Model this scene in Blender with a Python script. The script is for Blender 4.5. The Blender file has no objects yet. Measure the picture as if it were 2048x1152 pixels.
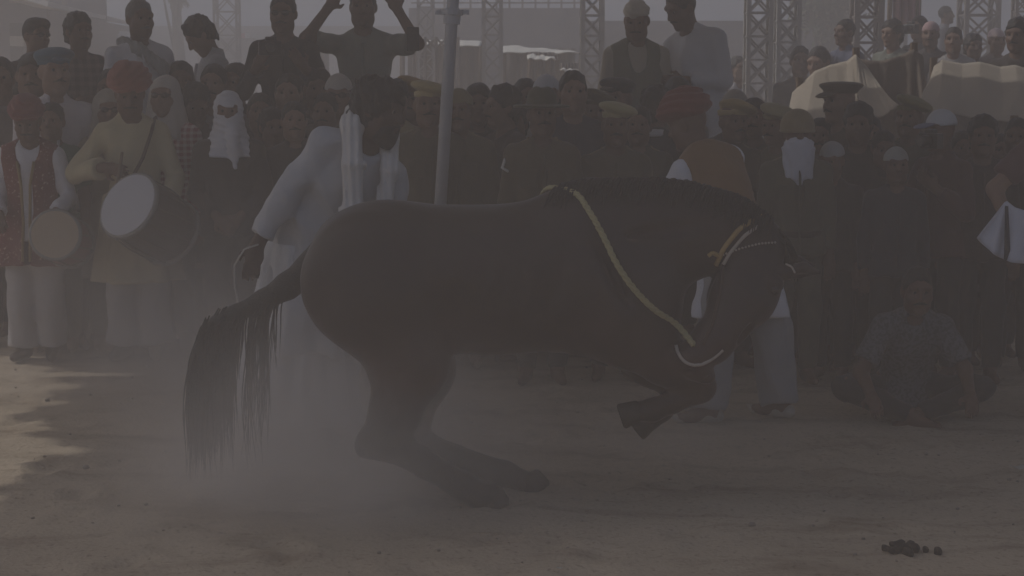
import bpy, math, random
import numpy as np
from mathutils import Matrix, Vector, Euler
random.seed(7); np.random.seed(7)
sc = bpy.context.scene
COL = sc.collection
R_ = math.radians

# ------------------------------------------------------------------ camera, sky, sun, exposure
FPX, CAMZ, PITCH = 3600.0, 1.70, 6.75
cam = bpy.data.objects.new('camera', bpy.data.cameras.new('camera'))
COL.objects.link(cam)
cam.location = (0, 0, CAMZ)
cam.rotation_euler = (R_(90 - PITCH), 0, 0)
cam.data.sensor_width = 36.0
cam.data.lens = FPX / 2048 * 36.0
cam.data.clip_start = 0.1
cam.data.clip_end = 2000
sc.camera = cam

SUN_EL, SUN_AZ = 43.0, -72.0        # azimuth measured from +Y towards +X: the sun stands left and a little behind the crowd
world = bpy.data.worlds.new('World'); sc.world = world; world.use_nodes = True
wn = world.node_tree.nodes; wl = world.node_tree.links
bg = wn['Background']
sky = wn.new('ShaderNodeTexSky'); sky.sky_type = 'NISHITA'; sky.sun_disc = False
sky.sun_elevation = R_(SUN_EL); sky.sun_rotation = R_(SUN_AZ)
sky.air_density = 1.0; sky.dust_density = 4.0; sky.ozone_density = 1.0
wl.new(sky.outputs[0], bg.inputs[0]); bg.inputs[1].default_value = 0.12
sun_d = bpy.data.lights.new('sun', 'SUN'); sun_d.energy = 2.7; sun_d.angle = R_(0.6); sun_d.color = (1.0, 0.93, 0.84)
sun = bpy.data.objects.new('sun', sun_d); COL.objects.link(sun)
sv = Vector((math.sin(R_(SUN_AZ)) * math.cos(R_(SUN_EL)), math.cos(R_(SUN_AZ)) * math.cos(R_(SUN_EL)), math.sin(R_(SUN_EL))))
sun.rotation_euler = sv.to_track_quat('Z', 'Y').to_euler()
sc.view_settings.view_transform = 'Standard'; sc.view_settings.look = 'None'
sc.view_settings.exposure = -0.66; sc.view_settings.gamma = 1.0
sc.view_settings.use_curve_mapping = False
sc.render.engine = 'CYCLES'
sc.cycles.use_denoising = True
sc.cycles.use_adaptive_sampling = True
sc.cycles.adaptive_threshold = 0.02
sc.cycles.volume_bounces = 1
sc.cycles.max_bounces = 5
sc.cycles.volume_step_rate = 3.0
sc.cycles.volume_max_steps = 64

def ray(px, py):
    p = R_(PITCH)
    x = (px - 1024) / FPX; v = (576 - py) / FPX
    return np.array([x, math.cos(p) + v * math.sin(p), -math.sin(p) + v * math.cos(p)])
def at(px, py, Y):
    d = ray(px, py); t = Y / d[1]
    return np.array([0, 0, CAMZ]) + d * t
def ground_at(px, py, z=0.0):
    d = ray(px, py); t = (z - CAMZ) / d[2]
    return np.array([0, 0, CAMZ]) + d * t

# ------------------------------------------------------------------ materials
MATS = {}
def mat(name, col, rough=0.85, var=0.12, scale=14.0, bump=0.0, bscale=120.0, spec=0.25, metal=0.0, sheen=0.0, hue=None):
    if name in MATS: return MATS[name]
    m = bpy.data.materials.new(name); m.use_nodes = True
    n, l = m.node_tree.nodes, m.node_tree.links
    b = n['Principled BSDF']
    b.inputs['Roughness'].default_value = rough; b.inputs['Metallic'].default_value = metal
    b.inputs['Specular IOR Level'].default_value = spec
    if sheen: b.inputs['Sheen Weight'].default_value = sheen
    tc = n.new('ShaderNodeTexCoord')
    nz = n.new('ShaderNodeTexNoise'); nz.inputs['Scale'].default_value = scale; nz.inputs['Detail'].default_value = 5.0
    l.new(tc.outputs['Object'], nz.inputs['Vector'])
    mx = n.new('ShaderNodeMix'); mx.data_type = 'RGBA'
    c2 = hue or col
    mx.inputs[6].default_value = tuple(max(0, c * (1 - var)) for c in col) + (1,)
    mx.inputs[7].default_value = tuple(min(1, c * (1 + var)) for c in c2) + (1,)
    l.new(nz.outputs['Fac'], mx.inputs[0]); l.new(mx.outputs[2], b.inputs['Base Color'])
    if bump:
        nb = n.new('ShaderNodeTexNoise'); nb.inputs['Scale'].default_value = bscale; nb.inputs['Detail'].default_value = 3.0
        l.new(tc.outputs['Object'], nb.inputs['Vector'])
        bp = n.new('ShaderNodeBump'); bp.inputs['Strength'].default_value = bump; bp.inputs['Distance'].default_value = 0.01
        l.new(nb.outputs['Fac'], bp.inputs['Height']); l.new(bp.outputs['Normal'], b.inputs['Normal'])
    MATS[name] = m
    return m
def cloth(col, var=0.14):
    key = 'cloth_%03d_%03d_%03d' % tuple(int(c * 999) for c in col)
    return mat(key, col, 0.92, var, 5.0, 0.35, 38.0, 0.1, sheen=0.15)
def checks(name, c1, c2, scale, stripes=False):
    if name in MATS: return MATS[name]
    m = mat(name, c1, 0.92, 0.1, 8, 0.3, 60, 0.1)
    n, l = m.node_tree.nodes, m.node_tree.links
    b = n['Principled BSDF']
    tc = [x for x in n if x.type == 'TEX_COORD'][0]
    sep = n.new('ShaderNodeSeparateXYZ'); l.new(tc.outputs['Object'], sep.inputs[0])
    fs = []
    for ax in (0, 2):
        a = n.new('ShaderNodeMath'); a.operation = 'MULTIPLY'; a.inputs[1].default_value = scale; l.new(sep.outputs[ax], a.inputs[0])
        f = n.new('ShaderNodeMath'); f.operation = 'FRACT'; l.new(a.outputs[0], f.inputs[0])
        g = n.new('ShaderNodeMath'); g.operation = 'GREATER_THAN'; g.inputs[1].default_value = 0.55; l.new(f.outputs[0], g.inputs[0])
        fs.append(g)
    ad = n.new('ShaderNodeMath'); ad.operation = 'ADD'; l.new(fs[0].outputs[0], ad.inputs[0]); l.new(fs[1].outputs[0], ad.inputs[1])
    hf = n.new('ShaderNodeMath'); hf.operation = 'MULTIPLY'; hf.inputs[1].default_value = 0.5; l.new(ad.outputs[0], hf.inputs[0])
    mx = n.new('ShaderNodeMix'); mx.data_type = 'RGBA'
    mx.inputs[6].default_value = c1 + (1,); mx.inputs[7].default_value = c2 + (1,)
    l.new(hf.outputs[0], mx.inputs[0]); l.new(mx.outputs[2], b.inputs['Base Color'])
    return m
def speckle(name, c1, c2, scale, thr):
    """cloth with small scattered print or sequins"""
    if name in MATS: return MATS[name]
    m = mat(name, c1, 0.85, 0.1, 8, 0.3, 60, 0.2)
    n, l = m.node_tree.nodes, m.node_tree.links
    b = n['Principled BSDF']; tc = [x for x in n if x.type == 'TEX_COORD'][0]
    v = n.new('ShaderNodeTexNoise'); v.inputs['Scale'].default_value = scale; v.inputs['Detail'].default_value = 2.0
    l.new(tc.outputs['Object'], v.inputs['Vector'])
    r = n.new('ShaderNodeValToRGB'); r.color_ramp.elements[0].position = thr; r.color_ramp.elements[1].position = thr + 0.05
    r.color_ramp.elements[0].color = c1 + (1,); r.color_ramp.elements[1].color = c2 + (1,)
    l.new(v.outputs['Fac'], r.inputs[0]); l.new(r.outputs[0], b.inputs['Base Color'])
    return m

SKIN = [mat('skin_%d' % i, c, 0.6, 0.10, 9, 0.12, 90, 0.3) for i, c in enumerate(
    [(0.12, 0.065, 0.042), (0.17, 0.095, 0.062), (0.23, 0.135, 0.092), (0.30, 0.18, 0.13), (0.065, 0.036, 0.025)])]  # last tone darkened to stand in for shadow on the handler's face
HAIR = mat('black_hair', (0.012, 0.010, 0.009), 0.55, 0.3, 60, 0.6, 160, 0.35)
HAIR_GREY = mat('grey_hair', (0.10, 0.095, 0.09), 0.6, 0.3, 60, 0.6, 160, 0.3)
EYE = mat('eye_white', (0.22, 0.19, 0.17), 0.3, 0.02, 5, spec=0.5)
IRIS = mat('dark_iris', (0.012, 0.008, 0.006), 0.15, 0.05, 5, spec=0.5)
LENS = mat('dark_lens', (0.008, 0.008, 0.009), 0.12, 0.05, 5, spec=0.6)
BLACKP = mat('black_plastic', (0.014, 0.014, 0.015), 0.4, 0.1, 20, spec=0.4)
LEATHER = mat('brown_leather', (0.05, 0.03, 0.02), 0.6, 0.2, 25, 0.3, 90)
STEEL = mat('galvanised_steel', (0.46, 0.46, 0.48), 0.55, 0.18, 9, 0.2, 40, 0.4, 0.35)
PAINT = mat('pale_painted_steel', (0.34, 0.325, 0.31), 0.7, 0.2, 6, 0.2, 40, 0.3)
PAINT2 = mat('dull_rusted_steel', (0.20, 0.17, 0.155), 0.75, 0.3, 5, 0.2, 40, 0.3)
WOOD = mat('weathered_wood', (0.17, 0.12, 0.08), 0.85, 0.3, 7, 0.4, 60)

# ------------------------------------------------------------------ mesh helpers
def mesh_from(name, V, F, mats=(), smooth=True):
    me = bpy.data.meshes.new(name)
    V = np.asarray(V, dtype=np.float32)
    if isinstance(F, np.ndarray) and F.ndim == 2:
        k = F.shape[1]; nf = len(F)
        me.vertices.add(len(V)); me.vertices.foreach_set('co', V.ravel())
        me.loops.add(nf * k); me.loops.foreach_set('vertex_index', F.astype(np.int32).ravel())
        me.polygons.add(nf); me.polygons.foreach_set('loop_start', np.arange(0, nf * k, k, dtype=np.int32))
        me.update(calc_edges=True); me.validate()
    else:
        me.from_pydata([tuple(v) for v in V], [], [tuple(f) for f in F]); me.update()
    if smooth and len(me.polygons): me.polygons.foreach_set('use_smooth', [True] * len(me.polygons))
    for m in mats: me.materials.append(m)
    return me
def link(name, me, parent=None, m=None, M=None):
    o = bpy.data.objects.new(name, me); COL.objects.link(o)
    if m is not None:
        if not me.materials: me.materials.append(m)
        o.material_slots[0].link = 'OBJECT'; o.material_slots[0].material = m
    if parent is not None: o.parent = parent
    if M is not None: o.matrix_local = M
    return o
def empty(name, loc=(0, 0, 0), rz=0.0, s=1.0):
    o = bpy.data.objects.new(name, None); COL.objects.link(o)
    o.location = loc; o.rotation_euler = (0, 0, rz); o.scale = (s, s, s); o.empty_display_size = 0.2
    return o
def tag(o, label=None, cat=None, group=None, kind=None):
    if label: o['label'] = label
    if cat: o['category'] = cat
    if group: o['group'] = group
    if kind: o['kind'] = kind
    return o
class MB:
    """collects boxes, bars, tubes and grids into one mesh"""
    def __init__(s): s.v = []; s.f = []
    def add(s, V, F):
        b = len(s.v); s.v.extend([tuple(map(float, p)) for p in V]); s.f.extend([tuple(i + b for i in q) for q in F]); return s
    def box(s, lo, hi):
        x0, y0, z0 = lo; x1, y1, z1 = hi
        return s.add([(x0,y0,z0),(x1,y0,z0),(x1,y1,z0),(x0,y1,z0),(x0,y0,z1),(x1,y0,z1),(x1,y1,z1),(x0,y1,z1)],
                     [(0,3,2,1),(4,5,6,7),(0,1,5,4),(1,2,6,5),(2,3,7,6),(3,0,4,7)])
    def tube(s, pts, rad, n=8, cap=True, flat=1.0):
        pts = [Vector(p) for p in pts]; m = len(pts)
        rad = [rad] * m if not hasattr(rad, '__len__') else rad
        V = []; up = None
        for i, p in enumerate(pts):
            d = (pts[min(i + 1, m - 1)] - pts[max(i - 1, 0)]).normalized()
            if up is None:
                up = d.orthogonal().normalized()
            else:
                up = (up - d * up.dot(d)); up = up.normalized() if up.length > 1e-6 else d.orthogonal().normalized()
            w = d.cross(up)
            for k in range(n):
                a = 2 * math.pi * k / n
                V.append(p + up * math.cos(a) * rad[i] + w * math.sin(a) * rad[i] * flat)
        F = []
        for i in range(m - 1):
            for k in range(n):
                F.append((i*n+k, i*n+(k+1)%n, (i+1)*n+(k+1)%n, (i+1)*n+k))
        if cap: F.append(tuple(range(n))[::-1]); F.append(tuple((m-1)*n+k for k in range(n)))
        return s.add(V, F)
    def grid(s, P):
        P = np.asarray(P); a, b = P.shape[:2]
        V = P.reshape(-1, 3); F = [(i*b+j, i*b+j+1, (i+1)*b+j+1, (i+1)*b+j) for i in range(a-1) for j in range(b-1)]
        return s.add(V, F)
    def build(s, name, m, parent=None, smooth=False, M=None, label=None):
        o = link(name, mesh_from(name, s.v, s.f, (), smooth), parent, m, M)
        if label: o['label'] = label
        return o
def solidify(o, t, off=0.0):
    md = o.modifiers.new('thickness', 'SOLIDIFY'); md.thickness = t; md.offset = off; return o
def bevel(o, w, seg=2):
    md = o.modifiers.new('edge', 'BEVEL'); md.width = w; md.segments = seg; md.limit_method = 'ANGLE'; return o

# ------------------------------------------------------------------ smooth-union bodies: distance fields meshed by surface nets
def rz(a): c, s = math.cos(a), math.sin(a); return np.array([[c,-s,0],[s,c,0],[0,0,1.0]])
def ry(a): c, s = math.cos(a), math.sin(a); return np.array([[c,0,s],[0,1.0,0],[-s,0,c]])
def rx(a): c, s = math.cos(a), math.sin(a); return np.array([[1.0,0,0],[0,c,-s],[0,s,c]])
I3 = np.eye(3)
def V3(*a): return np.array(a, dtype=float)
def cap(a, b, ra, rb=None, k=0.03, op=1): return dict(t='cap', a=np.array(a, float), b=np.array(b, float), ra=ra, rb=ra if rb is None else rb, k=k, op=op)
def ell(c, r, R=I3, k=0.03, op=1): return dict(t='ell', c=np.array(c, float), r=np.array(r, float), R=R, k=k, op=op)
def fru(c, h, r0, r1, R=I3, k=0.02, op=1, n=0, amp=0.0, ph=0.0): return dict(t='fru', c=np.array(c, float), h=h, r0=r0, r1=r1, R=R, k=k, op=op, n=n, amp=amp, ph=ph)
def cut(c, n, rad, k=0.006):
    n = np.array(n, float); return dict(t='cut', c=np.array(c, float), n=n / np.linalg.norm(n), rad=rad, k=k, op=-1)
def tr(prims, R=I3, t=(0, 0, 0)):
    out = []; t = np.array(t, float)
    for p in prims:
        q = dict(p)
        if q['t'] == 'cap': q['a'] = R @ q['a'] + t; q['b'] = R @ q['b'] + t
        elif q['t'] == 'cut': q['c'] = R @ q['c'] + t; q['n'] = R @ q['n']
        else: q['c'] = R @ q['c'] + t; q['R'] = R @ q['R']
        out.append(q)
    return out
def bounds(p):
    if p['t'] == 'cap':
        r = max(p['ra'], p['rb']); return np.minimum(p['a'], p['b']) - r, np.maximum(p['a'], p['b']) + r
    if p['t'] == 'ell':
        e = np.sqrt(((p['R'] * p['r'][None, :]) ** 2).sum(1)); return p['c'] - e, p['c'] + e
    if p['t'] == 'cut':
        return p['c'] - p['rad'], p['c'] + p['rad']
    m = max(max(p['r0']), max(p['r1'])) * (1 + p['amp']); b = p['c'] + p['R'] @ V3(0, 0, p['h'])
    return np.minimum(p['c'], b) - m, np.maximum(p['c'], b) + m
def dist(p, P):
    t = p['t']
    if t == 'cap':
        ba = p['b'] - p['a']; L = max(float(ba @ ba), 1e-9); pa = P - p['a']
        h = np.clip((pa @ ba) / L, 0, 1)
        return np.linalg.norm(pa - h[..., None] * ba, axis=-1) - (p['ra'] + (p['rb'] - p['ra']) * h)
    if t == 'ell':
        q = (P - p['c']) @ p['R']; k0 = np.linalg.norm(q / p['r'], axis=-1); k1 = np.linalg.norm(q / p['r'] ** 2, axis=-1)
        return k0 * (k0 - 1) / np.maximum(k1, 1e-6)
    if t == 'cut':
        return -((P - p['c']) @ p['n'])
    q = (P - p['c']) @ p['R']; h = p['h']; s = np.clip(q[..., 2] / h, 0, 1)
    rx_ = p['r0'][0] + (p['r1'][0] - p['r0'][0]) * s; ry_ = p['r0'][1] + (p['r1'][1] - p['r0'][1]) * s
    if p['n']:
        an = np.arctan2(q[..., 1], q[..., 0])
        f = 1 + p['amp'] * (0.25 + 0.75 * s) * (0.6 * np.sin(p['n'] * an + p['ph']) + 0.4 * np.sin((p['n'] * 2 - 3) * an + 1.7 * p['ph'] + 3 * s))
    else: f = 1.0
    k0 = np.sqrt((q[..., 0] / rx_) ** 2 + (q[..., 1] / ry_) ** 2)
    ds = (k0 - f) * np.minimum(rx_, ry_)
    return np.maximum(ds, np.abs(q[..., 2] - h / 2) - h / 2)
def combine(F, d, k, op):
    if op == 1:
        h = np.clip(0.5 + 0.5 * (F - d) / k, 0, 1); return F + (d - F) * h - k * h * (1 - h)
    d = -d
    h = np.clip(0.5 - 0.5 * (F - d) / k, 0, 1); return F + (d - F) * h + k * h * (1 - h)
def sdf_eval(prims, P):
    F = np.full(P.shape[:-1], 0.5)
    for p in prims: F = combine(F, dist(p, P), p['k'], p['op'])
    return F
def axis(lo, hi, step, fine):
    out = [lo]
    while out[-1] < hi:
        x = out[-1]; s = step
        for a, b, fs in fine:
            if a - step * 0.5 <= x < b: s = min(s, fs)
        out.append(x + s)
    return np.array(out)
def wob(P, freq, seed, stretch=(1, 1, 1)):
    rs = np.random.RandomState(seed); out = 0
    Q = P * np.array(stretch)
    for i in range(4):
        w = rs.normal(size=3); w /= np.linalg.norm(w)
        out = out + np.sin(Q @ w * freq * (0.7 + 0.5 * i) + rs.uniform(0, 6.28)) / (1 + 0.5 * i)
    return out / 2.2
def ridge(P, freq, seed, stretch=(1, 1, 1)):
    """creases: sharp valleys between soft swells"""
    rs = np.random.RandomState(seed); out = 0; Q = P * np.array(stretch)
    for i in range(3):
        w = rs.normal(size=3); w /= np.linalg.norm(w)
        out = out + (1 - 2 * np.abs(np.sin(Q @ w * freq * (0.6 + 0.45 * i) + 1.2 * np.sin(Q @ w[::-1] * freq * .4) + rs.uniform(0, 6.28)))) / (1 + 0.4 * i)
    return out / 1.8
def sdf_mesh(prims, vox, fine=(), fold=None):
    lo = np.min([bounds(p)[0] for p in prims if p['op'] == 1], axis=0) - 3 * vox
    hi = np.max([bounds(p)[1] for p in prims if p['op'] == 1], axis=0) + 3 * vox
    ax = [axis(lo[i], hi[i], vox, [(f[0][i], f[1][i], f[2]) for f in fine]) for i in range(3)]
    n = [len(a) for a in ax]
    F = np.full(n, 0.5, dtype=np.float64)
    for p in prims:
        b0, b1 = bounds(p); pad = p['k'] * 1.5 + 2.5 * vox
        sl = []
        for i in range(3):
            a = max(0, np.searchsorted(ax[i], b0[i] - pad) - 1); b = min(n[i], np.searchsorted(ax[i], b1[i] + pad) + 1)
            sl.append(slice(a, b))
        if any(s.start >= s.stop for s in sl): continue
        sl = tuple(sl)
        P = np.stack(np.meshgrid(ax[0][sl[0]], ax[1][sl[1]], ax[2][sl[2]], indexing='ij'), axis=-1)
        F[sl] = combine(F[sl], dist(p, P), p['k'], p['op'])
    if fold is not None:
        idx = np.where(np.abs(F) < 0.045)
        P = np.stack([ax[0][idx[0]], ax[1][idx[1]], ax[2][idx[2]]], axis=-1)
        F[idx] += fold(P)
    S = F < 0
    c = np.zeros([m - 1 for m in n], dtype=np.int8)
    offs = [(i, j, k) for i in (0, 1) for j in (0, 1) for k in (0, 1)]
    for o in offs:
        c += S[o[0]:n[0]-1+o[0], o[1]:n[1]-1+o[1], o[2]:n[2]-1+o[2]]
    act = (c > 0) & (c < 8)
    ci = np.argwhere(act)
    vid = np.full(act.shape, -1, dtype=np.int64); vid[act] = np.arange(len(ci))
    acc = np.zeros((len(ci), 3)); cnt = np.zeros(len(ci))
    for o in offs:
        for d in range(3):
            if o[d] == 0:
                o2 = list(o); o2[d] = 1
                fa = F[ci[:,0]+o[0], ci[:,1]+o[1], ci[:,2]+o[2]]; fb = F[ci[:,0]+o2[0], ci[:,1]+o2[1], ci[:,2]+o2[2]]
                m = (fa < 0) != (fb < 0)
                t = np.where(m, fa / np.where(m, fa - fb, 1), 0)
                pt = np.tile(np.array(o, float), (len(ci), 1)); pt[:, d] = t
                acc[m] += pt[m]; cnt[m] += 1
    fr = acc / np.maximum(cnt, 1)[:, None]
    V = np.zeros_like(fr)
    for i in range(3):
        a = ax[i]; V[:, i] = a[ci[:, i]] + fr[:, i] * (a[ci[:, i] + 1] - a[ci[:, i]])
    quads = []
    for d in range(3):
        e1, e2 = [(1, 2), (2, 0), (0, 1)][d]
        sa = [slice(0, None)] * 3; sb = [slice(0, None)] * 3
        sa[d] = slice(0, n[d] - 1); sb[d] = slice(1, n[d])
        A = S[tuple(sa)]; B = S[tuple(sb)]
        ed = np.argwhere(A != B)
        ok = (ed[:, e1] > 0) & (ed[:, e2] > 0) & (ed[:, e1] < n[e1]-1) & (ed[:, e2] < n[e2]-1)
        ed = ed[ok]
        inside = A[ed[:,0], ed[:,1], ed[:,2]]
        def cid(u, v):
            q = ed.copy(); q[:, e1] += u; q[:, e2] += v; return vid[q[:,0], q[:,1], q[:,2]]
        q = np.stack([cid(-1,-1), cid(0,-1), cid(0,0), cid(-1,0)], axis=1)
        q[~inside] = q[~inside][:, ::-1]
        quads.append(q)
    return V, np.concatenate(quads)
CACHE = {}
def cached(key, fn):
    if key not in CACHE: CACHE[key] = fn()
    return CACHE[key]
def sdf_obj_mesh(name, prims, vox, fine=(), fold=None):
    V, Q = sdf_mesh(prims, vox, fine, fold); return mesh_from(name, V, Q)
BANK = lambda X, Y: 0.55 + max(0, Y - 16) * .04
# ------------------------------------------------------------------ ground
def nz2(X, Y, f, seed):
    rs = np.random.RandomState(seed); out = 0
    for i in range(6):
        a = rs.uniform(0, 6.28); k = f * rs.uniform(.6, 1.6); out = out + np.sin((X * math.cos(a) + Y * math.sin(a)) * k + rs.uniform(0, 6.28) + 1.3 * np.sin((X * math.sin(a) - Y * math.cos(a)) * k * .5))
    return out / 3.5
gx = axis(-300, 300, 12.0, [(-40, 40, 2.0), (-9, 10, .3), (-3.6, 3.8, .045)])
gy = axis(-60, 520, 12.0, [(-4, 60, 2.0), (3, 18, .3), (5.4, 11.6, .045)])
X, Y = np.meshgrid(gx, gy, indexing='ij')
near = np.clip(1 - np.abs(X) / 12, 0, 1) * np.clip(1 - np.abs(Y - 8.5) / 9, 0, 1)
Z = near * (.010 * nz2(X, Y, 2.2, 1) + .006 * nz2(X, Y, 7, 2) + .005 * nz2(X, Y, 19, 3) + .004 * nz2(X, Y, 41, 4))
rs = np.random.RandomState(11)
for i in range(230):      # hoof and foot prints
    px, py = rs.uniform(-3.3, 3.3), rs.uniform(5.6, 10.2); a = rs.uniform(0, 3.14); L, W = rs.uniform(.07, .14), rs.uniform(.045, .07)
    dx, dy = X - px, Y - py; u = dx * math.cos(a) + dy * math.sin(a); w = -dx * math.sin(a) + dy * math.cos(a)
    r2 = (u / L) ** 2 + (w / W) ** 2
    Z += rs.uniform(.008, .022) * (-np.exp(-r2 * 1.5) + .55 * np.exp(-(np.sqrt(r2) - 1.5) ** 2 * 5))
Z -= .004
a_, b_ = X.shape; idx = np.arange(a_ * b_).reshape(a_, b_)
Q = np.stack([idx[:-1, :-1], idx[1:, :-1], idx[1:, 1:], idx[:-1, 1:]], -1).reshape(-1, 4)
SAND = mat('dusty_sand', (.38, .305, .225), .95, .2, 1.3, .5, 55, .1, hue=(.42, .345, .255))
def _sand():
    n, l = SAND.node_tree.nodes, SAND.node_tree.links
    mx = [x for x in n if x.type == 'MIX'][0]; tc = [x for x in n if x.type == 'TEX_COORD'][0]; b = n['Principled BSDF']
    f = n.new('ShaderNodeTexNoise'); f.inputs['Scale'].default_value = 42; f.inputs['Detail'].default_value = 6; f.inputs['Roughness'].default_value = .7; l.new(tc.outputs['Object'], f.inputs['Vector'])
    r = n.new('ShaderNodeValToRGB'); r.color_ramp.elements[0].position = .28; r.color_ramp.elements[0].color = (.45, .43, .40, 1); r.color_ramp.elements[1].position = .46; r.color_ramp.elements[1].color = (1, 1, 1, 1); l.new(f.outputs['Fac'], r.inputs[0])
    m2 = n.new('ShaderNodeMix'); m2.data_type = 'RGBA'; m2.blend_type = 'MULTIPLY'; m2.inputs[0].default_value = 1; l.new(mx.outputs[2], m2.inputs[6]); l.new(r.outputs[0], m2.inputs[7])
    g2 = n.new('ShaderNodeTexNoise'); g2.inputs['Scale'].default_value = 2.6; g2.inputs['Detail'].default_value = 7; g2.inputs['Roughness'].default_value = .65; g2.inputs['Distortion'].default_value = .6
    mp = n.new('ShaderNodeMapping'); mp.inputs['Scale'].default_value = (.55, 1.3, 1); l.new(tc.outputs['Object'], mp.inputs[0]); l.new(mp.outputs[0], g2.inputs['Vector'])
    r3 = n.new('ShaderNodeValToRGB'); r3.color_ramp.elements[0].position = .30; r3.color_ramp.elements[0].color = (.62, .58, .54, 1); r3.color_ramp.elements[1].position = .50; r3.color_ramp.elements[1].color = (1, 1, 1, 1); l.new(g2.outputs['Fac'], r3.inputs[0])
    m3 = n.new('ShaderNodeMix'); m3.data_type = 'RGBA'; m3.blend_type = 'MULTIPLY'; m3.inputs[0].default_value = 1; l.new(m2.outputs[2], m3.inputs[6]); l.new(r3.outputs[0], m3.inputs[7]); l.new(m3.outputs[2], b.inputs['Base Color'])
_sand()
g = link('ground', mesh_from('ground', np.stack([X, Y, Z], -1).reshape(-1, 3), Q), None, SAND); tag(g, 'trampled dusty sand of the ring', 'ground', kind='structure')
# raised earth bank behind the canvas on the right
bx = np.linspace(1.7, 22, 40); by = np.concatenate([[14.6], np.linspace(15.3, 31, 26), [34]])
X, Y = np.meshgrid(bx, by, indexing='ij'); Zb = np.array([[BANK(x, max(y, 16)) for y in by] for x in bx]) + .03 * nz2(X, Y, 1.5, 5)
Zb[:, 0] = -.05; Zb[:, -1] = -.05; Zb[0, :] = -.05; Zb[-1, :] = -.05
b = MB(); b.grid(np.stack([X, Y, Zb], -1)[:, ::1]); o = b.build('earth_bank', SAND, None, True); tag(o, kind='structure')

# ------------------------------------------------------------------ unseen canopy roof added to shade the ring; one pole stands behind the horse
CAN = mat('shade_roof_canvas', (.42, .38, .33), .9, .12, 2.0, .3, 40, .1)
def _can():
    n, l = CAN.node_tree.nodes, CAN.node_tree.links; b = n['Principled BSDF']; out = n['Material Output']
    t = n.new('ShaderNodeBsdfTranslucent'); t.inputs[0].default_value = (.52, .48, .44, 1)
    m = n.new('ShaderNodeMixShader'); m.inputs[0].default_value = .42; l.new(b.outputs[0], m.inputs[1]); l.new(t.outputs[0], m.inputs[2]); l.new(m.outputs[0], out.inputs[0])
_can()
canopy = empty('canopy', (0, 9, 0)); tag(canopy, 'grey steel pole behind the horse, carrying an unseen roof added for shade', 'canopy pole')
CZ = 4.4
u = np.linspace(0, 1, 46); v = np.linspace(0, 1, 130)
def edge_x(y): return -6.46 - (y - 8.7) * .225 - (1.6 if y > 12.3 else 0) - .7 * max(0, 8.75 - y) + .09 * math.sin(y * 4.1) + .08 * math.sin(y * 11.3) + .06 * math.sin(y * 27 + 1) + (.5 if 11.55 < y < 11.7 else 0)  # ragged edge shaped so the roof's shadow leaves a sunlit strip at left
G = np.zeros((46, 130, 3))
for j, vv in enumerate(v):
    y = 7.25 + vv * 6.5; x0 = edge_x(y); x1 = 8.5
    for i, uu in enumerate(u):
        G[i, j] = (x0 + uu * (x1 - x0), y - 9, CZ + .35 * math.sin(uu * math.pi) * math.sin(vv * math.pi) + .07 * math.sin(uu * 29) * math.sin(vv * 22))
b = MB(); b.grid(G); solidify(b.build('shade_roof_cloth', CAN, canopy, True), .006)
def pole(p0, p1, r):
    b = MB(); b.tube([p0, p1], r, 16); return b.build('pole', STEEL, canopy, True)
t0 = at(906, 0, 9.2); t1 = at(881, 405, 9.2); d = (t0 - t1) / (t0[2] - t1[2])
bot = t1 + d * (0 - t1[2]); topp = t1 + d * (CZ + .1 - t1[2]); OFF = V3(0, 9, 0)
pole(bot - OFF, topp - OFF, .031)
b = MB()
for zz, rr, hh in ((at(904, 24, 9.2)[2], .056, .028), (at(904, 24, 9.2)[2] - .03, .044, .06)):
    c = t1 + d * (zz - t1[2]) - OFF; b.tube([c - d * hh / 2, c + d * hh / 2], rr, 14)
cl = b.build('pole_collar', STEEL, canopy); 
b = MB(); c = t1 + d * (at(904, 24, 9.2)[2] - t1[2]) - OFF; b.box(c + V3(-.085, -.012, -.012), c + V3(.085, .012, .012)); b.build('collar_bolt', STEEL, canopy)
for x, y in ((-6.6, 7.4), (8, 7.4), (-8.2, 13.4), (8, 13.4)): pole((x, y - 9, 0), (x, y - 9, CZ + .05), .036)  # unseen corner poles of the added roof

# ------------------------------------------------------------------ platforms under the raised rows
def platform(x0, x1, y0, y1, z, label):
    r = empty('platform', ((x0 + x1) / 2, (y0 + y1) / 2, 0)); tag(r, label, 'platform')
    w, dd = (x1 - x0) / 2, (y1 - y0) / 2; n = int((x1 - x0) / .24); me = None
    for i in range(n):
        if me is None: b = MB(); b.box((0, -dd, z - .035), ((x1 - x0) / n - .008, dd, z)); me = mesh_from('plank', b.v, b.f, (), False)
        link('plank', me, r, WOOD, Matrix.Translation((-w + i * (x1 - x0) / n, 0, 0)))
    b = MB(); b.box((0, 0, 0), (.07, .07, z - .035)); me = mesh_from('leg', b.v, b.f, (), False)
    for sx in (-w, -w / 3, w / 3, w - .07):
        for sy in (-dd, dd - .07): link('leg', me, r, WOOD, Matrix.Translation((sx, sy, 0)))
platform(-3.9, -.35, 11.5, 12.5, .5, 'rough plank platform under the raised row of onlookers at left')
platform(.55, 1.75, 11.75, 12.9, .5, 'rough plank platform under the two men in pale kurtas')

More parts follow.
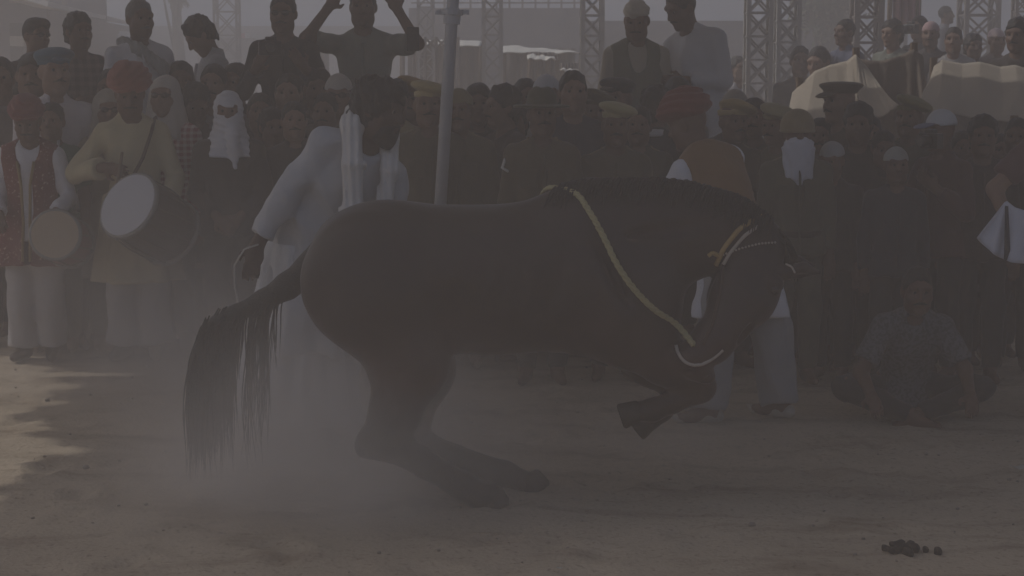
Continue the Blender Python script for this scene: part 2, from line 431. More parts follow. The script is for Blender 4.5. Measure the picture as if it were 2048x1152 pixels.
# ------------------------------------------------------------------ lattice towers
def tower(px, wpx, Y, ztop, m, label, panel=None, dep=None, ybase=0.0, pr=.10):
    w = wpx / FPX * Y; X = at(px, 100, Y)[0]; r = empty('lattice_tower', (X, Y, ybase)); tag(r, label, 'tower', 'steel lattice towers behind the crowd')
    dep = dep or w; panel = panel or w * 1.05; pw = w * pr
    n = int((ztop - ybase) / panel); H = n * panel
    b = MB(); b.box((-pw / 2, -pw / 2, 0), (pw / 2, pw / 2, H)); me = mesh_from('post', b.v, b.f, (), False)
    for sx in (-w / 2, w / 2):
        for sy in (-dep / 2, dep / 2): link('post', me, r, m, Matrix.Translation((sx, sy, 0)))
    def brace(half, rot):
        b = MB(); t = pw * .32
        b.tube([(-half, -t, 0), (half, -t, panel)], pw * .33, 4); b.tube([(half, t, 0), (-half, t, panel)], pw * .33, 4)
        b.tube([(-half, 0, 0), (half, 0, 0)], pw * .30, 4); return mesh_from('brace', b.v, b.f, (), False)
    mf, ms = brace(w / 2, 0), brace(dep / 2, 1)
    for k in range(n):
        for s in (-1, 1):
            link('brace', mf, r, m, Matrix.Translation((0, s * dep / 2, k * panel)))
            link('brace', ms, r, m, Matrix.Translation((s * w / 2, 0, k * panel)) @ Matrix.Rotation(math.pi / 2, 4, 'Z'))
    return r
tower(455, 44, 40, 5.8, PAINT2, 'dull lattice tower standing far off above the bowed head at left')
tower(985, 34, 22, 5.8, PAINT, 'pale lattice tower right of the canopy pole', pr=.2)
tower(852, 30, 25, 5.8, PAINT, 'slender pale lattice tower just left of the canopy pole', pr=.12)
tower(1184, 38, 19, 5.8, PAINT, 'pale lattice tower beside the man with the white headband', pr=.24)
tower(1516, 44, 18, 5.8, PAINT, 'pale lattice tower left of the pair beside the canvas', pr=.2)
tower(1574, 40, 19.5, 5.8, PAINT, 'pale lattice tower right of the pair beside the canvas', pr=.22)
tower(1732, 48, 21, 5.8, PAINT2, 'brownish lattice tower rising behind the canvas', pr=.22, ybase=.6)
tower(1955, 62, 27, 5.8, PAINT2, 'dark lattice tower with crossed braces at far right', panel=.42, pr=.14, ybase=.9)
tower(2042, 30, 24, 5.8, PAINT2, 'narrow dark lattice tower at the right edge', pr=.2, ybase=.85)
tower(1800, 20, 30, 5.8, PAINT, 'thin lattice tower behind the hanging pink cloth', pr=.2, ybase=.9)

# ------------------------------------------------------------------ buildings and stalls
PLASTER = mat('grey_violet_plaster', (.18, .17, .185), .9, .12, 1.2, .2, 20, .1)
PLASTER2 = mat('pinkish_plaster', (.34, .27, .255), .9, .12, 1.2, .2, 20, .1)
MUD = mat('brown_mud_wall', (.22, .175, .145), .95, .2, .8, .3, 12, .1)
ROOFM = mat('whitish_sheet_roof', (.62, .58, .53), .8, .12, 1.5, .2, 20, .2)
TARP = mat('bleached_tarpaulin', (.72, .67, .58), .9, .12, 3.0, .3, 18, .1)
SHADE = mat('stall_shade_cloth', (.17, .14, .125), .95, .2, 3.0, .3, 18, .1)  # dulled brown stands in for shade under the stall roofs
OPEN = mat('dark_doorway_fill', (.03, .028, .028), .9, .2, 3.0)  # flat dark colour stands in for the unlit room behind the door
def wallbox(name, px0, py0, px1, py1, Y, depth, m, parent, z0=None):
    a = at(px0, py1, Y); c = at(px1, py0, Y); o = parent.location if parent else Vector((0, 0, 0))
    b = MB(); b.box((a[0] - o.x, Y - o.y, (a[2] if z0 is None else z0) - o.z), (c[0] - o.x, Y + depth - o.y, c[2] - o.z)); return b.build(name, m, parent)
# left: pale building with pink openings under its roof
r = empty('building', (at(40, 100, 34)[0], 34, 0)); tag(r, 'greyish violet building with small pink openings at far left', 'building')
wallbox('wall', -160, -60, 92, 100, 34, 5, PLASTER, r, 0)
for i, x in enumerate((-60, -22, 18, 46, 74)): wallbox('window', x, -14, x + 18, 6, 33.97, .03, PLASTER2, r)
wallbox('roof', -170, -70, 98, -60, 33.8, 5.6, ROOFM, r); wallbox('door', 22, 46, 44, 150, 33.96, .03, OPEN, r, 0); wallbox('awning', 20, 72, 46, 92, 33.3, .6, TARP, r)
# left: long shed with a sunlit roof running away
r = empty('long_shed', (at(180, 100, 33)[0], 33, 0)); tag(r, 'long brown shed with a whitish sheet roof sloping away at left', 'shed')
A = at(96, 8, 28); B = at(258, 46, 46); o = V3(*r.location)
b = MB(); b.add([A - o, B - o, B - o + V3(-3.2, 1.5, .45), A - o + V3(-3.2, 1.5, .9)], [(0, 1, 2, 3)]); solidify(b.build('roof', ROOFM, r), .08)
for s in range(7):
    t = s / 7; P0 = A + (B - A) * t - o; P1 = A + (B - A) * (t + 1 / 7) - o
    b = MB(); b.add([(P0[0], P0[1], -o[2]), (P1[0], P1[1], -o[2]), P1 + V3(0, 0, -.1), P0 + V3(0, 0, -.1)], [(0, 1, 2, 3)]); solidify(b.build('wall_panel', MUD, r), .05)
for t in (.28, .62):
    P0 = A + (B - A) * t - o; b = MB(); b.tube([P0 + V3(-.3, .1, .05), P0 + V3(-.3, .1, .75)], .045, 6); b.build('roof_post', PAINT2, r)
# low mud wall far off
b = MB(); a = at(60, 60, 62); c = at(880, 60, 62); b.box((a[0], 62, 0), (c[0], 62.5, at(400, 52, 62)[2]))
r = b.build('boundary_wall', MUD, None); tag(r, 'low brown boundary wall far behind the left onlookers', 'wall')
r = empty('market_stall', (at(420, 80, 50)[0], 50, 0)); tag(r, 'small stall with red and white cloths far behind the crowd at left', 'stall')
for i, (x0, x1, y0, y1, cc) in enumerate(((436, 444, 62, 74, (.5, .45, .2)), (482, 490, 66, 76, (.5, .16, .18)), (490, 498, 66, 76, (.6, .58, .55)), (405, 412, 64, 74, (.5, .45, .45)))): wallbox('cloth', x0, y0, x1, y1, 50 - .02 * i, .1, cloth(cc), r)
wallbox('counter', 395, 76, 505, 100, 50.1, .8, MUD, r, 0)
# centre: long grey stand with a rail on top
r = empty('grandstand', (at(1000, 80, 37)[0], 37, 0)); tag(r, 'long flat grey stand with railing posts along its top', 'grandstand')
wallbox('wall', 818, 16, 1166, 96, 37, 4, PLASTER, r, 0)
for i in range(13):
    wallbox('rail_post', 835 + i * 26, -20, 839 + i * 26, 17, 37.1, .06, PAINT2, r)
for y in (-8, 4): wallbox('rail', 822, y, 1162, y + 3, 37.12, .05, PAINT2, r)
for i in range(5): wallbox('pier', 850 + i * 70, 18, 855 + i * 70, 96, 36.94, .06, PLASTER, r, 0)
b = MB(); a = at(1166, 0, 38); c = at(1700, 0, 38); b.box((a[0], 38.5, 0), (c[0], 39, at(1400, 40, 38)[2])); r = b.build('compound_wall', PLASTER, None); tag(r, 'plain violet grey wall behind the pale lattice towers', 'wall')
# centre: stall roofs of sunlit tarpaulin
def stall(px0, px1, ytop0, ytop1, ybot, Y, depth, label, seed, sag=.25):
    r = empty('tarpaulin_stall', (at((px0 + px1) / 2, 100, Y)[0], Y, 0)); tag(r, label, 'stall', 'stalls roofed with tarpaulin'); o = V3(*r.location)
    nu, nv = 26, 10; G = np.zeros((nu, nv, 3)); rs = np.random.RandomState(seed)
    for i in range(nu):
        u = i / (nu - 1); F = at(px0 + (px1 - px0) * u, ybot + 1.5 * math.sin(u * 9 + seed), Y); T = at(px0 + (px1 - px0) * u, ytop0 + (ytop1 - ytop0) * u, Y)
        for j in range(nv):
            t = j / (nv - 1); s = abs(math.sin(u * math.pi * 3))
            G[i, j] = (F[0], Y + t * depth, F[2] + (T[2] - F[2]) * min(1, t * 1.6) - sag * .1 * (1 - s) * math.sin(t * math.pi) + .01 * math.sin(u * 17 + t * 5)); G[i, j] -= o
    b = MB(); b.grid(G); solidify(b.build('tarpaulin', TARP, r, True), .01)
    for u in (.02, .34, .66, .98):
        X = at(px0 + (px1 - px0) * u, 100, Y)[0]; z = at(1000, ybot, Y)[2]
        b = MB(); b.tube([(X - o[0], .12, 0), (X - o[0] + .03, .12, z)], .035, 7); b.build('pole', WOOD, r)
    X0 = at(px0, 100, Y)[0] - o[0]; X1 = at(px1, 100, Y)[0] - o[0]
    G = np.array([[(X0 + (X1 - X0) * i / 29, depth * .8 + .06 * math.sin(i * 1.3), zz) for zz in (0, at(1000, ybot, Y)[2] + .1)] for i in range(30)]); b = MB(); b.grid(G); solidify(b.build('back_cloth', SHADE, r, True), .01)
    b = MB(); b.box((X0 + .2, .3, 0), (X1 - .2, .9, .8)); b.build('counter', WOOD, r)
stall(796, 960, 70, 76, 92, 25.5, 3, 'stall with a bleached tarpaulin roof behind the canopy pole', 1)
stall(1000, 1162, 84, 98, 106, 25, 3, 'stall with a sagging pale tarpaulin roof right of the slender tower', 2)
stall(1055, 1112, 106, 112, 119, 22.8, 1, 'small stall under a low pale awning in front of the others', 3)
stall(1122, 1160, 136, 138, 142, 21.5, .8, 'narrow awning close above the young man in navy', 4)
stall(560, 640, 78, 80, 96, 33, 2, 'far stall with a pale roof glimpsed between the raised men', 5)
stall(205, 262, 58, 66, 82, 41, 2, 'far stall with a pale roof beside the long shed', 6)
stall(1380, 1480, 112, 116, 128, 24, 1.5, 'stall with a pale roof between the white kurta and the towers', 7)
r = empty('wire_fence', (at(840, 90, 23)[0], 23, 0)); tag(r, 'rough crossed bar fence behind the canopy pole', 'fence'); o = V3(*r.location)
for i in range(6):
    x = 806 + i * 22; b = MB(); q = at(x, 74, 23) - o; b.tube([q, (q[0], q[1], 0)], .022, 6); b.build('post', PAINT2, r)
    if i < 5:
        b = MB(); b.tube([at(x, 76, 23) - o, at(x + 22, 96, 23) - o], .016, 5); b.build('bar', PAINT2, r); b = MB(); b.tube([at(x, 96, 23) - o + V3(0, .04, 0), at(x + 22, 76, 23) - o + V3(0, .04, 0)], .016, 5); b.build('bar', PAINT2, r)
# pink cloth hanging far right
r = empty('hanging_cloth', (at(1808, 20, 22)[0], 22, 0)); tag(r, 'faded pink cloth hanging beside the brownish tower', 'cloth'); o = V3(*r.location)
G = np.array([[at(1786 + 52 * i / 15, y, 22) - o + V3(0, .07 * math.sin(i * 1.5), 0) for y in (58, 30, 0, -40, -80)] for i in range(16)]); b = MB(); b.grid(G); solidify(b.build('cloth_sheet', cloth((.42, .24, .26)), r, True), .008)
b = MB(); b.tube([at(1780, -82, 22) - o, at(1842, -82, 22) - o], .03, 6); b.build('rod', WOOD, r)
for x in (1782, 1840): b = MB(); q = at(x, -82, 22) - o; b.tube([q, (q[0], q[1], BANK(0, 22))], .03, 6); b.build('pole', WOOD, r)

# ------------------------------------------------------------------ canvas tent on the right
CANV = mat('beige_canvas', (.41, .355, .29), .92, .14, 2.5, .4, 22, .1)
tent = empty('canvas_tent', (at(1800, 200, 12.6)[0], 12.6, 0)); tag(tent, 'sagging beige canvas tent propped on poles behind the right crowd', 'tent'); o = V3(*tent.location)
def sheet(name, topp, botp, Yt, Yb, nf, seed, amp=.03, sag=.10, m=CANV):
    nu, nv = 90, 30; G = np.zeros((nu, nv, 3)); rs = np.random.RandomState(seed); ph = rs.uniform(0, 6)
    ts = np.linspace(0, 1, len(topp)); bs = np.linspace(0, 1, len(botp)); topp = np.array(topp, float); botp = np.array(botp, float)
    for i in range(nu):
        u = i / (nu - 1); tp = [np.interp(u, ts, topp[:, k]) for k in (0, 1)]; bp = [np.interp(u, bs, botp[:, k]) for k in (0, 1)]
        A, B = at(*tp, Yt), at(*bp, Yb)
        for j in range(nv):
            t = j / (nv - 1); w = amp * (.06 + .94 * math.sin(t * math.pi * .9)) * (math.sin(u * nf + ph + 1.5 * t) + .8 * (1 - 2 * abs(math.sin(u * nf * 1.3 + 2.2 * t + ph * 2))) + .5 * (1 - 2 * abs(math.sin(u * nf * .7 - 5 * t + ph))) + .3 * math.sin(u * nf * 3.7 + 6 * t))
            G[i, j] = A + (B - A) * t - V3(0, 0, sag * math.sin(t * math.pi)) + V3(0, w, w * .5) - o
    b = MB(); b.grid(G); return solidify(b.build(name, m, tent, True), .006)
sheet('left_flap', [(1712, 108), (1694, 122), (1662, 130), (1630, 142), (1585, 186)], [(1722, 235), (1680, 245), (1610, 240), (1560, 240)], 13.2, 12.4, 11, 1, .026, .10)
sheet('middle_flap', [(1712, 110), (1722, 122), (1735, 135)], [(1720, 240), (1765, 232), (1800, 212)], 13.15, 12.4, 12, 2, .025, .03)
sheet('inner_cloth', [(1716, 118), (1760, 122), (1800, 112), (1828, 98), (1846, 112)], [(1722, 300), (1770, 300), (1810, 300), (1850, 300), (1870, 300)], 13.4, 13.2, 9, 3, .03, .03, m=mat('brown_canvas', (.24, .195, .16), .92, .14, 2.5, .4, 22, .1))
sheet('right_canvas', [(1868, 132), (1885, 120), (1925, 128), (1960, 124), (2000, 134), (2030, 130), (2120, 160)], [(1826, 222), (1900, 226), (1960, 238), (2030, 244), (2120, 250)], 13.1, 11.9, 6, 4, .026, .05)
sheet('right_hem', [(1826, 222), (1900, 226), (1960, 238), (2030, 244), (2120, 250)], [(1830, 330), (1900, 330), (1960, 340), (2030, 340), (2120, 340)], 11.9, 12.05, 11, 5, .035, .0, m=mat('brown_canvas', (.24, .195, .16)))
for x, y, Yp in ((1713, 106, 13.2), (1829, 96, 13.4), (1868, 126, 13.1), (2120, 158, 13.1), (1826, 221, 11.9), (2030, 243, 11.9), (1600, 166, 13.2)):
    q = at(x, y, Yp) - o; b = MB(); b.tube([q + V3(0, .02, .04), (q[0] + .04, q[1] + .02, -o[2])], .028, 8); b.build('pole', WOOD, tent)

# ------------------------------------------------------------------ trees
LEAF = mat('dusty_leaves', (.075, .095, .045), .8, .35, 3.0, hue=(.11, .125, .06)); BARK = mat('bark', (.11, .085, .065), .95, .3, 10, .6, 40)
def tree(px, Y, crown_c, crown_r, n, label, seed):
    X = at(px, 100, Y)[0]; r = empty('tree', (X, Y, 0)); tag(r, label, 'tree'); rs = np.random.RandomState(seed)
    b = MB(); c = V3(*crown_c); b.tube([(0, 0, 0), (.08, .02, c[2] * .4), (.0, 0, c[2])], [.22, .17, .07], 8)
    cl = []
    for i in range(26):
        d = rs.normal(size=3); d /= np.linalg.norm(d); q = c + d * np.array(crown_r) * rs.uniform(.35, .95); cl.append(q)
        s = V3(0, 0, c[2] * rs.uniform(.4, .8)); b.tube([s, (s + q) / 2 + V3(0, 0, -.1), q], [.05, .035, .012], 5)
    b.build('trunk', BARK, r, True)
    V = []; F = []
    for i in range(n):
        q = cl[rs.randint(len(cl))] + rs.normal(size=3) * np.array(crown_r) * .16; a = rs.normal(size=3); a /= np.linalg.norm(a); e = np.cross(a, rs.normal(size=3)); e /= np.linalg.norm(e); s = rs.uniform(.05, .11)
        k = len(V); V += [q - a * s, q + e * s * .4, q + a * s, q - e * s * .4]; F.append((k, k+1, k+2, k+3))
    link('crown', mesh_from('crown', V, np.array(F), (), False), r, LEAF)
tree(1645, 36, (0, 0, 3.3), (.85, .85, .95), 5200, 'dusty green tree between the towers and the canvas', 3)
tree(352, 44, (0, 0, 4.25), (.55, .6, .85), 3600, 'tree whose drooping green crown shows above the bowed head at left', 4)

# ------------------------------------------------------------------ small things on the sand
def clump(px, py, s, label, name, m, seed):
    p = ground_at(px, py); rs = np.random.RandomState(seed); q = [ell((rs.normal() * s * .7, rs.normal() * s * .35, s * .08), (s * rs.uniform(.14, .42), s * rs.uniform(.12, .3), s * rs.uniform(.10, .26)), rz(rs.uniform(0, 3)), s * .05) for i in range(16)]
    o = link(name, sdf_obj_mesh(name, q, s * .05, fold=lambda P: s * .05 * wob(P, 60, seed) - s * .06 * ridge(P, 90, seed)), None, m); o.location = p; tag(o, label, name.replace('_', ' '))
clump(1796, 1100, .085, 'dark dung clump lying on the sand at lower right', 'dung_clump', mat('dung', (.035, .03, .025), .95, .4, 40, .6, 120), 1)
def scrap(px, py, w, d, label, rot, seed):
    p = ground_at(px, py); rs = np.random.RandomState(seed); G = np.array([[(w * (i / 5 - .5), d * (j / 4 - .5), .010 + .5 * w * (i / 5 - .5) ** 2 + rs.uniform(0, .006)) for j in range(5)] for i in range(6)])
    b = MB(); b.grid(G); o = solidify(b.build('paper_scrap', mat('scrap_paper', (.42, .40, .35), .8, .1, 20), None, True), .001); o.location = p; o.rotation_euler = (0, 0, rot); tag(o, label, 'paper scrap')
scrap(160, 648, .09, .07, 'pale paper scrap on the ground between the two drummers', .5, 1)
scrap(1118, 1143, .014, .02, 'small white paper scrap at the bottom edge of the sand', 1.2, 2)
scrap(2036, 941, .06, .05, 'crumpled pale paper scrap near the right edge of the sand', .2, 3)
b = MB(); rs = np.random.RandomState(21)
for i in range(260):
    x, y = rs.uniform(-3, 3), rs.uniform(5.7, 10.5); s = rs.uniform(.003, .008) * (1.8 if rs.rand() < .05 else 1); b.tube([(x - s, y, s * .3), (x - s * .4, y, s * .5), (x + s * .5, y + s * .2, s * .5), (x + s, y, s * .2)], [s * .4, s * .8, s * .7, s * .3], 6)
o = b.build('gravel', mat('grit', (.28, .235, .19), .95, .4, 60), None, True); tag(o, 'loose grit and small stones scattered over the sand', 'gravel', kind='stuff')

# ------------------------------------------------------------------ haze and the dust the horse kicks up
HAZE_D, DUST_D = .040, 4.6
b = MB(); b.box((-320, -70, -1.2), (320, 540, 6.4)); hz = b.build('haze', None); tag(hz, kind='stuff')
m = bpy.data.materials.new('dusty_air'); m.use_nodes = True; n, l = m.node_tree.nodes, m.node_tree.links; n.remove(n['Principled BSDF'])
pv = n.new('ShaderNodeVolumePrincipled'); pv.inputs['Color'].default_value = (.60, .55, .525, 1); pv.inputs['Density'].default_value = HAZE_D; pv.inputs['Absorption Color'].default_value = (0, .03, .13, 1); pv.inputs['Anisotropy'].default_value = .25
l.new(pv.outputs[0], n['Material Output'].inputs['Volume']); hz.data.materials.append(m)
DC = V3(-1.3, 8.3, .0)
b = MB(); b.box((-2.9, -2.6, .002), (3.2, 2.6, 1.75)); du = b.build('dust_cloud', None); du.location = DC; tag(du, 'low cloud of pale dust drifting round the tail and hind legs', 'dust', kind='stuff')
m = bpy.data.materials.new('kicked_up_dust'); m.use_nodes = True; n, l = m.node_tree.nodes, m.node_tree.links; n.remove(n['Principled BSDF'])
pv = n.new('ShaderNodeVolumePrincipled'); pv.inputs['Color'].default_value = (.97, .90, .85, 1); pv.inputs['Anisotropy'].default_value = .0
tc = n.new('ShaderNodeTexCoord'); nz = n.new('ShaderNodeTexNoise'); nz.inputs['Scale'].default_value = 1.6; nz.inputs['Detail'].default_value = 4; l.new(tc.outputs['Object'], nz.inputs['Vector'])
rp = n.new('ShaderNodeMapRange'); rp.inputs[1].default_value = .30; rp.inputs[2].default_value = .72; l.new(nz.outputs['Fac'], rp.inputs[0])
tot = None
for c, r, w in (((.32, -1.10, .1), (1.12, 1.35, .95), 1.0), ((.80, -1.2, .25), (1.0, 1.0, .85), .72), ((2.0, -.6, .1), (.9, .9, .45), .2), ((-.55, 1.2, .3), (1.5, 1.3, 1.15), .42)):
    mp = n.new('ShaderNodeMapping'); mp.vector_type = 'TEXTURE'; mp.inputs['Location'].default_value = c; mp.inputs['Scale'].default_value = r; l.new(tc.outputs['Object'], mp.inputs[0])
    gr = n.new('ShaderNodeTexGradient'); gr.gradient_type = 'QUADRATIC_SPHERE'; l.new(mp.outputs[0], gr.inputs[0])
    k = n.new('ShaderNodeMath'); k.operation = 'MULTIPLY'; k.inputs[1].default_value = w; l.new(gr.outputs[1], k.inputs[0])
    if tot is None: tot = k
    else: a2 = n.new('ShaderNodeMath'); a2.operation = 'ADD'; l.new(tot.outputs[0], a2.inputs[0]); l.new(k.outputs[0], a2.inputs[1]); tot = a2
m1 = n.new('ShaderNodeMath'); m1.operation = 'MULTIPLY'; l.new(tot.outputs[0], m1.inputs[0]); l.new(rp.outputs[0], m1.inputs[1])
m2 = n.new('ShaderNodeMath'); m2.operation = 'MULTIPLY'; m2.inputs[1].default_value = DUST_D; l.new(m1.outputs[0], m2.inputs[0]); l.new(m2.outputs[0], pv.inputs['Density'])
l.new(pv.outputs[0], n['Material Output'].inputs['Volume']); du.data.materials.append(m)
# ------------------------------------------------------------------ people: one skinned body each, clothes and hair as children
H0 = 1.745
def nrm(v): v = np.array(v, float); return v / np.linalg.norm(v)
POSES = {
 'stand':  dict(aL=((-.16,.05,-1),(-.02,-.22,-1)), aR=((.16,.05,-1),(.02,-.22,-1))),
 'fold':   dict(aL=((-.22,.0,-1),(.75,-.62,.12)), aR=((.22,.0,-1),(-.75,-.55,.02))),
 'clasp':  dict(aL=((-.22,.05,-1),(.55,-.55,-.5)), aR=((.22,.05,-1),(-.55,-.5,-.5))),
 'hold':   dict(aL=((-.35,-.15,-1),(.45,-.75,.7)), aR=((.35,-.15,-1),(-.45,-.75,.7))),
 'phone':  dict(aL=((-.16,.05,-1),(0,-.2,-1)), aR=((.55,-.3,-.25),(.05,-.25,1.0))),
 'headhold': dict(aL=((-.64,-.72,.12),(.55,.30,.78)), aR=((.66,-.70,.02),(-.50,.30,.82))),
 'back':   dict(aL=((-.2,.15,-1),(.1,.2,-1)), aR=((.2,.15,-1),(-.1,.2,-1))),
}
def solve(p):
    J = {}
    J['P0'] = P0 = V3(*p.get('pelvis', (0, 0, .93)))
    tw, fw, sd = p.get('lean', (0, 0, 0))          # twist, forward, to the side (degrees)
    J['Rt'] = Rt = ry(R_(sd)) @ rz(R_(tw)) @ rx(R_(fw))
    J['piv'] = P0 + Rt @ V3(0, -.012, .56)
    hy, hp, hr = p.get('head', (0, 0, 0))
    J['Rh'] = Rh = rz(R_(hy)) @ rx(R_(hp)) @ ry(R_(hr))
    Rp = rz(R_(tw))
    for s, n in ((-1, 'L'), (1, 'R')):
        J['sh' + n] = sh = P0 + Rt @ V3(.163 * s, .012, .428)
        a = p['a' + n]
        J['el' + n] = el = sh + nrm(a[0]) * .285
        J['wr' + n] = wr = el + nrm(a[1]) * .25
        J['hd' + n] = nrm(a[2]) if len(a) > 2 else nrm(a[1])
        J['hip' + n] = hip = P0 + Rp @ V3(.088 * s, .01, -.03)
        l = p.get('l' + n, ((.015 * s, -.03, -1), (.0, .06, -1)))
        J['kn' + n] = kn = hip + nrm(l[0]) * .41
        J['an' + n] = an = kn + nrm(l[1]) * .40
        J['ft' + n] = nrm(p.get('f' + n, (.2 * s, -1, 0)))
    return J
def fcone(a, b, ra, rb, k=.02, n=0, amp=0.0):
    d = nrm(b - a); x = nrm(np.cross(d, V3(0, 1, 0)) if abs(d[1]) < .9 else np.cross(d, V3(1, 0, 0))); y = np.cross(d, x)
    return fru(a, float(np.linalg.norm(b - a)), (ra, ra), (rb, rb), np.stack([x, y, d], axis=1), k, n=n, amp=amp)
def torso(J, inf=0.0, k=.05):
    q = [ell((0, .012, -.01), V3(.155, .108, .135) + inf), ell((0, 0, .12), V3(.138, .10, .17) + inf),
         ell((0, .012, .31), V3(.162, .108, .19) + inf)]
    for s in (-1, 1): q.append(cap((.03 * s, .02, .485), (.150 * s, .014, .425), .046 + inf, .055 + inf))
    for a in q: a['k'] = k
    return tr(q, J['Rt'], J['P0'])
def arm(J, n, inf=0.0, stop=1.0, k=.03, wide=0.0):
    sh, el, wr = J['sh' + n], J['el' + n], J['wr' + n]
    if stop <= .5:
        e = sh + (el - sh) * stop * 2
        return [cap(sh, sh + (e - sh) * .4, .05 + inf, .048 + inf, k), fcone(sh, e, .05 + inf, .046 + inf + wide, .012)]
    if stop >= 1: return [cap(sh, el, .05 + inf, .04 + inf, k), cap(el, wr, .04 + inf, .029 + inf, k)]
    w = el + (wr - el) * (stop - .5) * 2
    return [cap(sh, el, .05 + inf, .04 + inf, k), fcone(el, w, .04 + inf, .029 + inf + wide, .012)]
def hand(J, n, curl=.5):
    wr, d = J['wr' + n], J['hd' + n]; s = -1 if n == 'L' else 1
    side = np.cross(d, V3(0, -1, 0.2)); 
    if np.linalg.norm(side) < .3: side = np.cross(d, V3(1, 0, 0))
    side = nrm(side); nor = nrm(np.cross(side, d))
    q = [cap(wr, wr + d * .05, .027, .03, .02), ell(wr + d * .06, (.042, .017, .048), np.stack([side, nor, d], axis=1), .015)]
    for i, L in enumerate((.066, .075, .070, .056)):
        b = wr + d * .098 + side * (.030 - .020 * i); c = curl * (.75 + .15 * i)
        m = b + (d * math.cos(c * .7) - nor * math.sin(c * .7)) * L * .55
        e = m + (d * math.cos(c * 1.9) - nor * math.sin(c * 1.9)) * L * .5
        q += [cap(b, m, .0095, .009, .006), cap(m, e, .009, .0075, .006)]
    b = wr + d * .03 + side * .03; m = b + (d * .6 + side * .7 - nor * .2) * .04; e = m + (d * .9 + side * .1 - nor * .35) * .032
    q += [cap(b, m, .0115, .0105, .012), cap(m, e, .0105, .008, .008)]
    return q
def leg(J, n, inf=0.0, k=.04, wide=0.0, stop=1.0):
    hip, kn, an = J['hip' + n], J['kn' + n], J['an' + n]
    w = kn + (an - kn) * stop
    q = [cap(hip, kn, .080 + inf, .056 + inf + wide * .5, k), fcone(kn, w, .054 + inf + wide * .5, .038 + inf + wide, .02) if inf else cap(kn, w, .054, .038, k)]
    q.append(ell(hip + (kn - hip) * .1 + V3(0, .03, 0), V3(.078, .09, .11) + inf, k=k))
    return q
def foot(J, n, inf=0.0):
    an, d = J['an' + n], J['ft' + n]
    return [cap(an, an + V3(0, 0, -.03) - d * .02, .038 + inf, .036 + inf, .02),
            cap(an + V3(0, 0, -.048) - d * .035, an + V3(0, 0, -.056) + d * .145, .034 + inf, .026 + inf, .02),
            cap(an + V3(0, 0, -.01), an + V3(0, 0, -.045) + d * .09, .034 + inf, .028 + inf, .025)]
HEAD = [ell((0, .014, .137), (.076, .094, .096), k=.03), ell((0, -.026, .07), (.060, .070, .086), k=.04),
        cap((-.035, -.02, .03), (.035, -.02, .03), .034, k=.04), ell((0, -.078, .008), (.026, .022, .022), k=.025),
        cap((-.045, -.068, .143), (.045, -.068, .143), .020, k=.02),
        cap((-.052, -.052, .085), (-.03, -.068, .08), .022, k=.03), cap((.052, -.052, .085), (.03, -.068, .08), .022, k=.03),
        ell((-.032, -.098, .122), (.020, .018, .013), k=.014, op=-1), ell((.032, -.098, .122), (.020, .018, .013), k=.014, op=-1),
        cap((0, -.088, .128), (0, -.111, .088), .010, .014, .012), ell((-.013, -.101, .084), (.010, .011, .009), k=.008), ell((.013, -.101, .084), (.010, .011, .009), k=.008),
        ell((0, -.093, .053), (.024, .011, .007), k=.008), ell((0, -.090, .041), (.021, .012, .008), k=.008),
        ell((0, -.104, .047), (.022, .010, .0022), k=.004, op=-1),
        ell((-.078, .012, .105), (.011, .024, .034), rz(.35), .01), ell((.078, .012, .105), (.011, .024, .034), rz(-.35), .01)]
EYES = [V3(-.032, -.079, .121), V3(.032, -.079, .121)]
def neck(J):
    a = J['P0'] + J['Rt'] @ V3(0, .02, .45)
    return [cap(a, J['piv'] + J['Rh'] @ V3(0, .018, .06), .057, .052, .045)]
def body_mesh(J, vox=.019, hv=.0075, hands=True, hv2=.011):
    q = torso(J) + neck(J) + tr(HEAD, J['Rh'], J['piv'])
    for n in 'LR':
        q += arm(J, n) + leg(J, n) + foot(J, n)
        if hands: q += hand(J, n)
    hc = J['piv'] + J['Rh'] @ V3(0, 0, .1)
    fine = [(hc - .125, hc + .125, hv)]
    if hands and hv2:
        for n in 'LR':
            c = J['wr' + n] + J['hd' + n] * .09; fine.append((c - .085, c + .085, hv2))
    return sdf_obj_mesh('body', q, vox, fine)
def folds(seed, amp=.006, f=34, stretch=(1, 1, .35)):
    return lambda P: amp * .6 * wob(P, f, seed, stretch) - amp * .75 * ridge(P, f * .8, seed + 9, (1, 1, .55))
